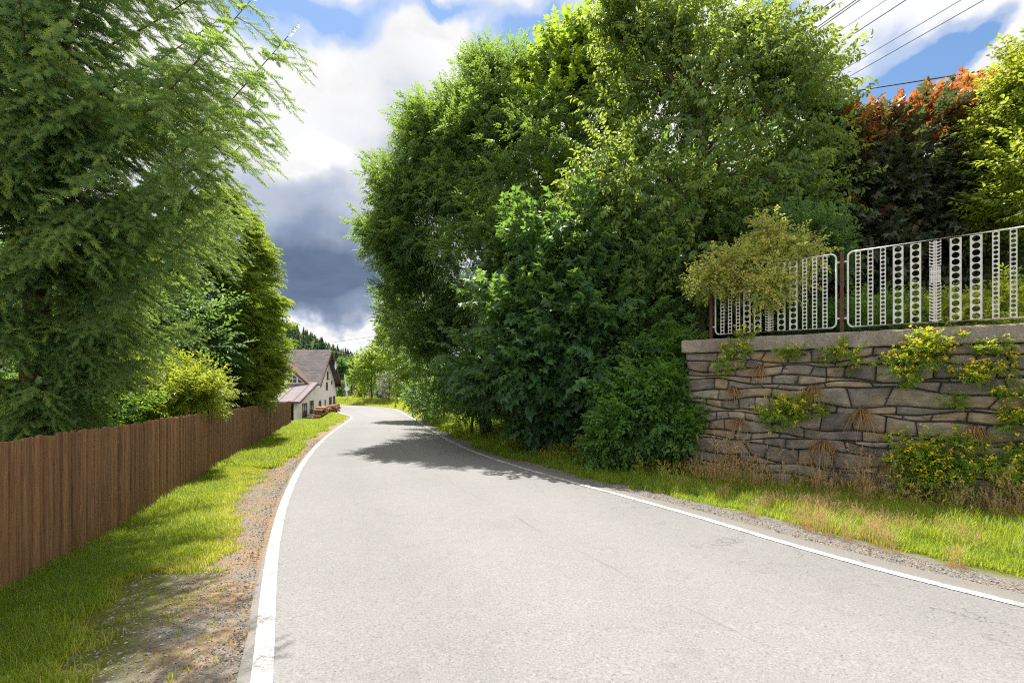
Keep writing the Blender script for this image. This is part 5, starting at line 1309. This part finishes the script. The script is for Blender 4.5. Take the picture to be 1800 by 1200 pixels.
# ------------------------------------------------------------------ sky, sun, camera
SUN_AZ, SUN_EL = math.radians(-19), math.radians(61.5)
w = bpy.data.worlds.new('World'); SC.world = w; w.use_nodes = True
nt = w.node_tree; nt.nodes.clear()
def azel(x, y):
    azm = math.atan((x - HX) / F); return azm, math.atan((HY - y) / F * math.cos(azm))
def build_sky():
    tc = nd(nt, 'ShaderNodeTexCoord'); dirv = tc.outputs['Generated']
    sky = nd(nt, 'ShaderNodeTexSky', sky_type='NISHITA'); sky.sun_disc = False; sky.sun_elevation = SUN_EL; sky.sun_rotation = SUN_AZ; sky.altitude = 500; sky.air_density = 1.; sky.dust_density = .6; sky.ozone_density = 1.6
    sx = nd(nt, 'ShaderNodeSeparateXYZ'); lk(nt, dirv, sx.inputs[0]); dx, dy, dz = sx.outputs
    az = mth(nt, 'ARCTAN2', dx, dy); el = mth(nt, 'ARCSINE', dz)
    # clouds lie on a flat layer: project the direction onto it so they shrink towards the horizon
    den = mth(nt, 'ADD', mth(nt, 'MAXIMUM', dz, .0), .16)
    cb = nd(nt, 'ShaderNodeCombineXYZ'); lk(nt, mth(nt, 'DIVIDE', dx, den), cb.inputs[0]); lk(nt, mth(nt, 'DIVIDE', dy, den), cb.inputs[1])
    L = cb.outputs[0]
    n1 = noise(nt, 1.5, 9, .58, L, .35); n2 = noise(nt, 4.2, 7, .6, L, .3)
    nw = nd(nt, 'ShaderNodeTexNoise'); nw.inputs['Scale'].default_value = 5.5; nw.inputs['Detail'].default_value = 6; lk(nt, dirv, nw.inputs['Vector'])
    ws = nd(nt, 'ShaderNodeSeparateColor'); lk(nt, nw.outputs['Color'], ws.inputs[0])
    wa = mth(nt, 'ADD', az, mth(nt, 'MULTIPLY', mth(nt, 'SUBTRACT', ws.outputs[0], .5), .26)); we = mth(nt, 'ADD', el, mth(nt, 'MULTIPLY', mth(nt, 'SUBTRACT', ws.outputs[1], .5), .22))
    def blob(x, y, rx, ry, rot=0.):
        a0, e0 = azel(x, y); a1, e1 = azel(x + rx, y); ra = abs(a1 - a0) + 1e-3; re = abs(azel(x, y - ry)[1] - e0) + 1e-3
        c, s = math.cos(rot), math.sin(rot)
        da = mth(nt, 'SUBTRACT', wa, a0); de = mth(nt, 'SUBTRACT', we, e0)
        p = mth(nt, 'DIVIDE', mth(nt, 'ADD', mth(nt, 'MULTIPLY', da, c), mth(nt, 'MULTIPLY', de, s)), ra); q = mth(nt, 'DIVIDE', mth(nt, 'SUBTRACT', mth(nt, 'MULTIPLY', de, c), mth(nt, 'MULTIPLY', da, s)), re)
        r2 = mth(nt, 'ADD', mth(nt, 'MULTIPLY', p, p), mth(nt, 'MULTIPLY', q, q))
        return mth(nt, 'EXPONENT', mth(nt, 'MULTIPLY', r2, -1.))
    def total(bl):
        t = None
        for *b, k in bl:
            v = mth(nt, 'MULTIPLY', blob(*b), k); t = v if t is None else mth(nt, 'ADD', t, v)
        return t
    gaps = total([(580, 50, 95, 55, 0, 1.0), (440, 40, 70, 80, 0, .8), (950, 60, 95, 60, 0, 1.1), (1060, 110, 70, 80, 0, .9), (790, 0, 90, 30, 0, 1.0), (1530, 180, 130, 50, .5, 1.25), (1650, 105, 130, 40, .55, 1.0), (1375, 40, 50, 55, -.4, .9), (1510, 110, 70, 40, .5, .4), (1740, 40, 70, 30, .6, .6), (680, 20, 60, 30, 0, .5)])
    dark = total([(560, 440, 190, 100, 0, .55), (620, 490, 170, 50, 0, .75), (470, 500, 150, 45, 0, .6), (700, 250, 70, 110, 0, .5), (430, 350, 140, 110, 0, .3), (560, 550, 260, 18, 0, .4)])
    light = total([(530, 280, 70, 26, -.2, .75), (600, 580, 160, 26, 0, .9), (450, 390, 60, 50, 0, .2)])
    cover = mth(nt, 'SUBTRACT', mth(nt, 'MULTIPLY_ADD', n1, 1.1, .32), mth(nt, 'MULTIPLY', gaps, .62))
    cover = ramp(nt, cover, [(.30, 0.), (.46, .35), (.70, 1.)], 'EASE')
    dk = mth(nt, 'SUBTRACT', mth(nt, 'ADD', dark, mth(nt, 'MULTIPLY', mth(nt, 'SUBTRACT', n2, .5), .55)), light)
    cc = ramp(nt, dk, [(.0, (.43, .43, .435)), (.2, (.345, .355, .375)), (.40, (.225, .25, .31)), (.65, (.125, .155, .215)), (1., (.064, .088, .135))])
    wsp = ramp(nt, n2, [(.25, .80), (.5, .98), (.75, 1.10)])
    cc = mixc(nt, 1, cc, wsp, 'MULTIPLY')
    fill_boost = mth(nt, 'ADD', mth(nt, 'MULTIPLY', ramp(nt, dz, [(.66, 0.), (.86, 1.)]), .5), mth(nt, 'MULTIPLY', ramp(nt, mth(nt, 'MULTIPLY', dy, -1.), [(.0, 0.), (.5, 1.)]), .55))  # added cloud brightness overhead and behind the camera, lifts the fill light
    sc_ = nd(nt, 'ShaderNodeVectorMath', operation='SCALE'); lk(nt, cc, sc_.inputs[0]); lk(nt, mth(nt, 'ADD', fill_boost, 1.), sc_.inputs['Scale']); cc = sc_.outputs[0]
    blue = mixc(nt, 1, sky.outputs[0], (.060, .069, .074), 'MULTIPLY')
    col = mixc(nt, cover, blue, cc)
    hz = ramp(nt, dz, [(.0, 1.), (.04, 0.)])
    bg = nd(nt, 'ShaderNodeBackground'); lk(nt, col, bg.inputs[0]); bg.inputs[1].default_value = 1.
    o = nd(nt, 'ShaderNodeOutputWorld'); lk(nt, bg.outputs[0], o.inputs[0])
build_sky()
ld = bpy.data.lights.new('sun', 'SUN'); ld.energy = 5.0; ld.angle = math.radians(.55); ld.color = (1, .965, .91)
sun = bpy.data.objects.new('sun', ld); COL.objects.link(sun); sun.rotation_euler = (-(PI / 2 - SUN_EL), 0, -SUN_AZ); sun.location = (-10, 40, 60)

cd = bpy.data.cameras.new('camera'); cam = bpy.data.objects.new('camera', cd); COL.objects.link(cam)
cam.location = (0, 0, EYE); cam.rotation_euler = (PI / 2, 0, 0); cd.sensor_width = 36; cd.lens = 36 * F / 1800; cd.shift_y = (HY - 600) / 1800
cd.clip_start = .05; cd.clip_end = 3000; SC.camera = cam
SC.view_settings.view_transform = 'Standard'; SC.view_settings.look = 'None'; SC.view_settings.exposure = 1.25; SC.view_settings.gamma = 1
SC.cycles.max_bounces = 8; SC.cycles.diffuse_bounces = 4; SC.cycles.transmission_bounces = 4; SC.cycles.transparent_max_bounces = 4
SC.cycles.use_denoising = False; SC.cycles.filter_width = 1.15
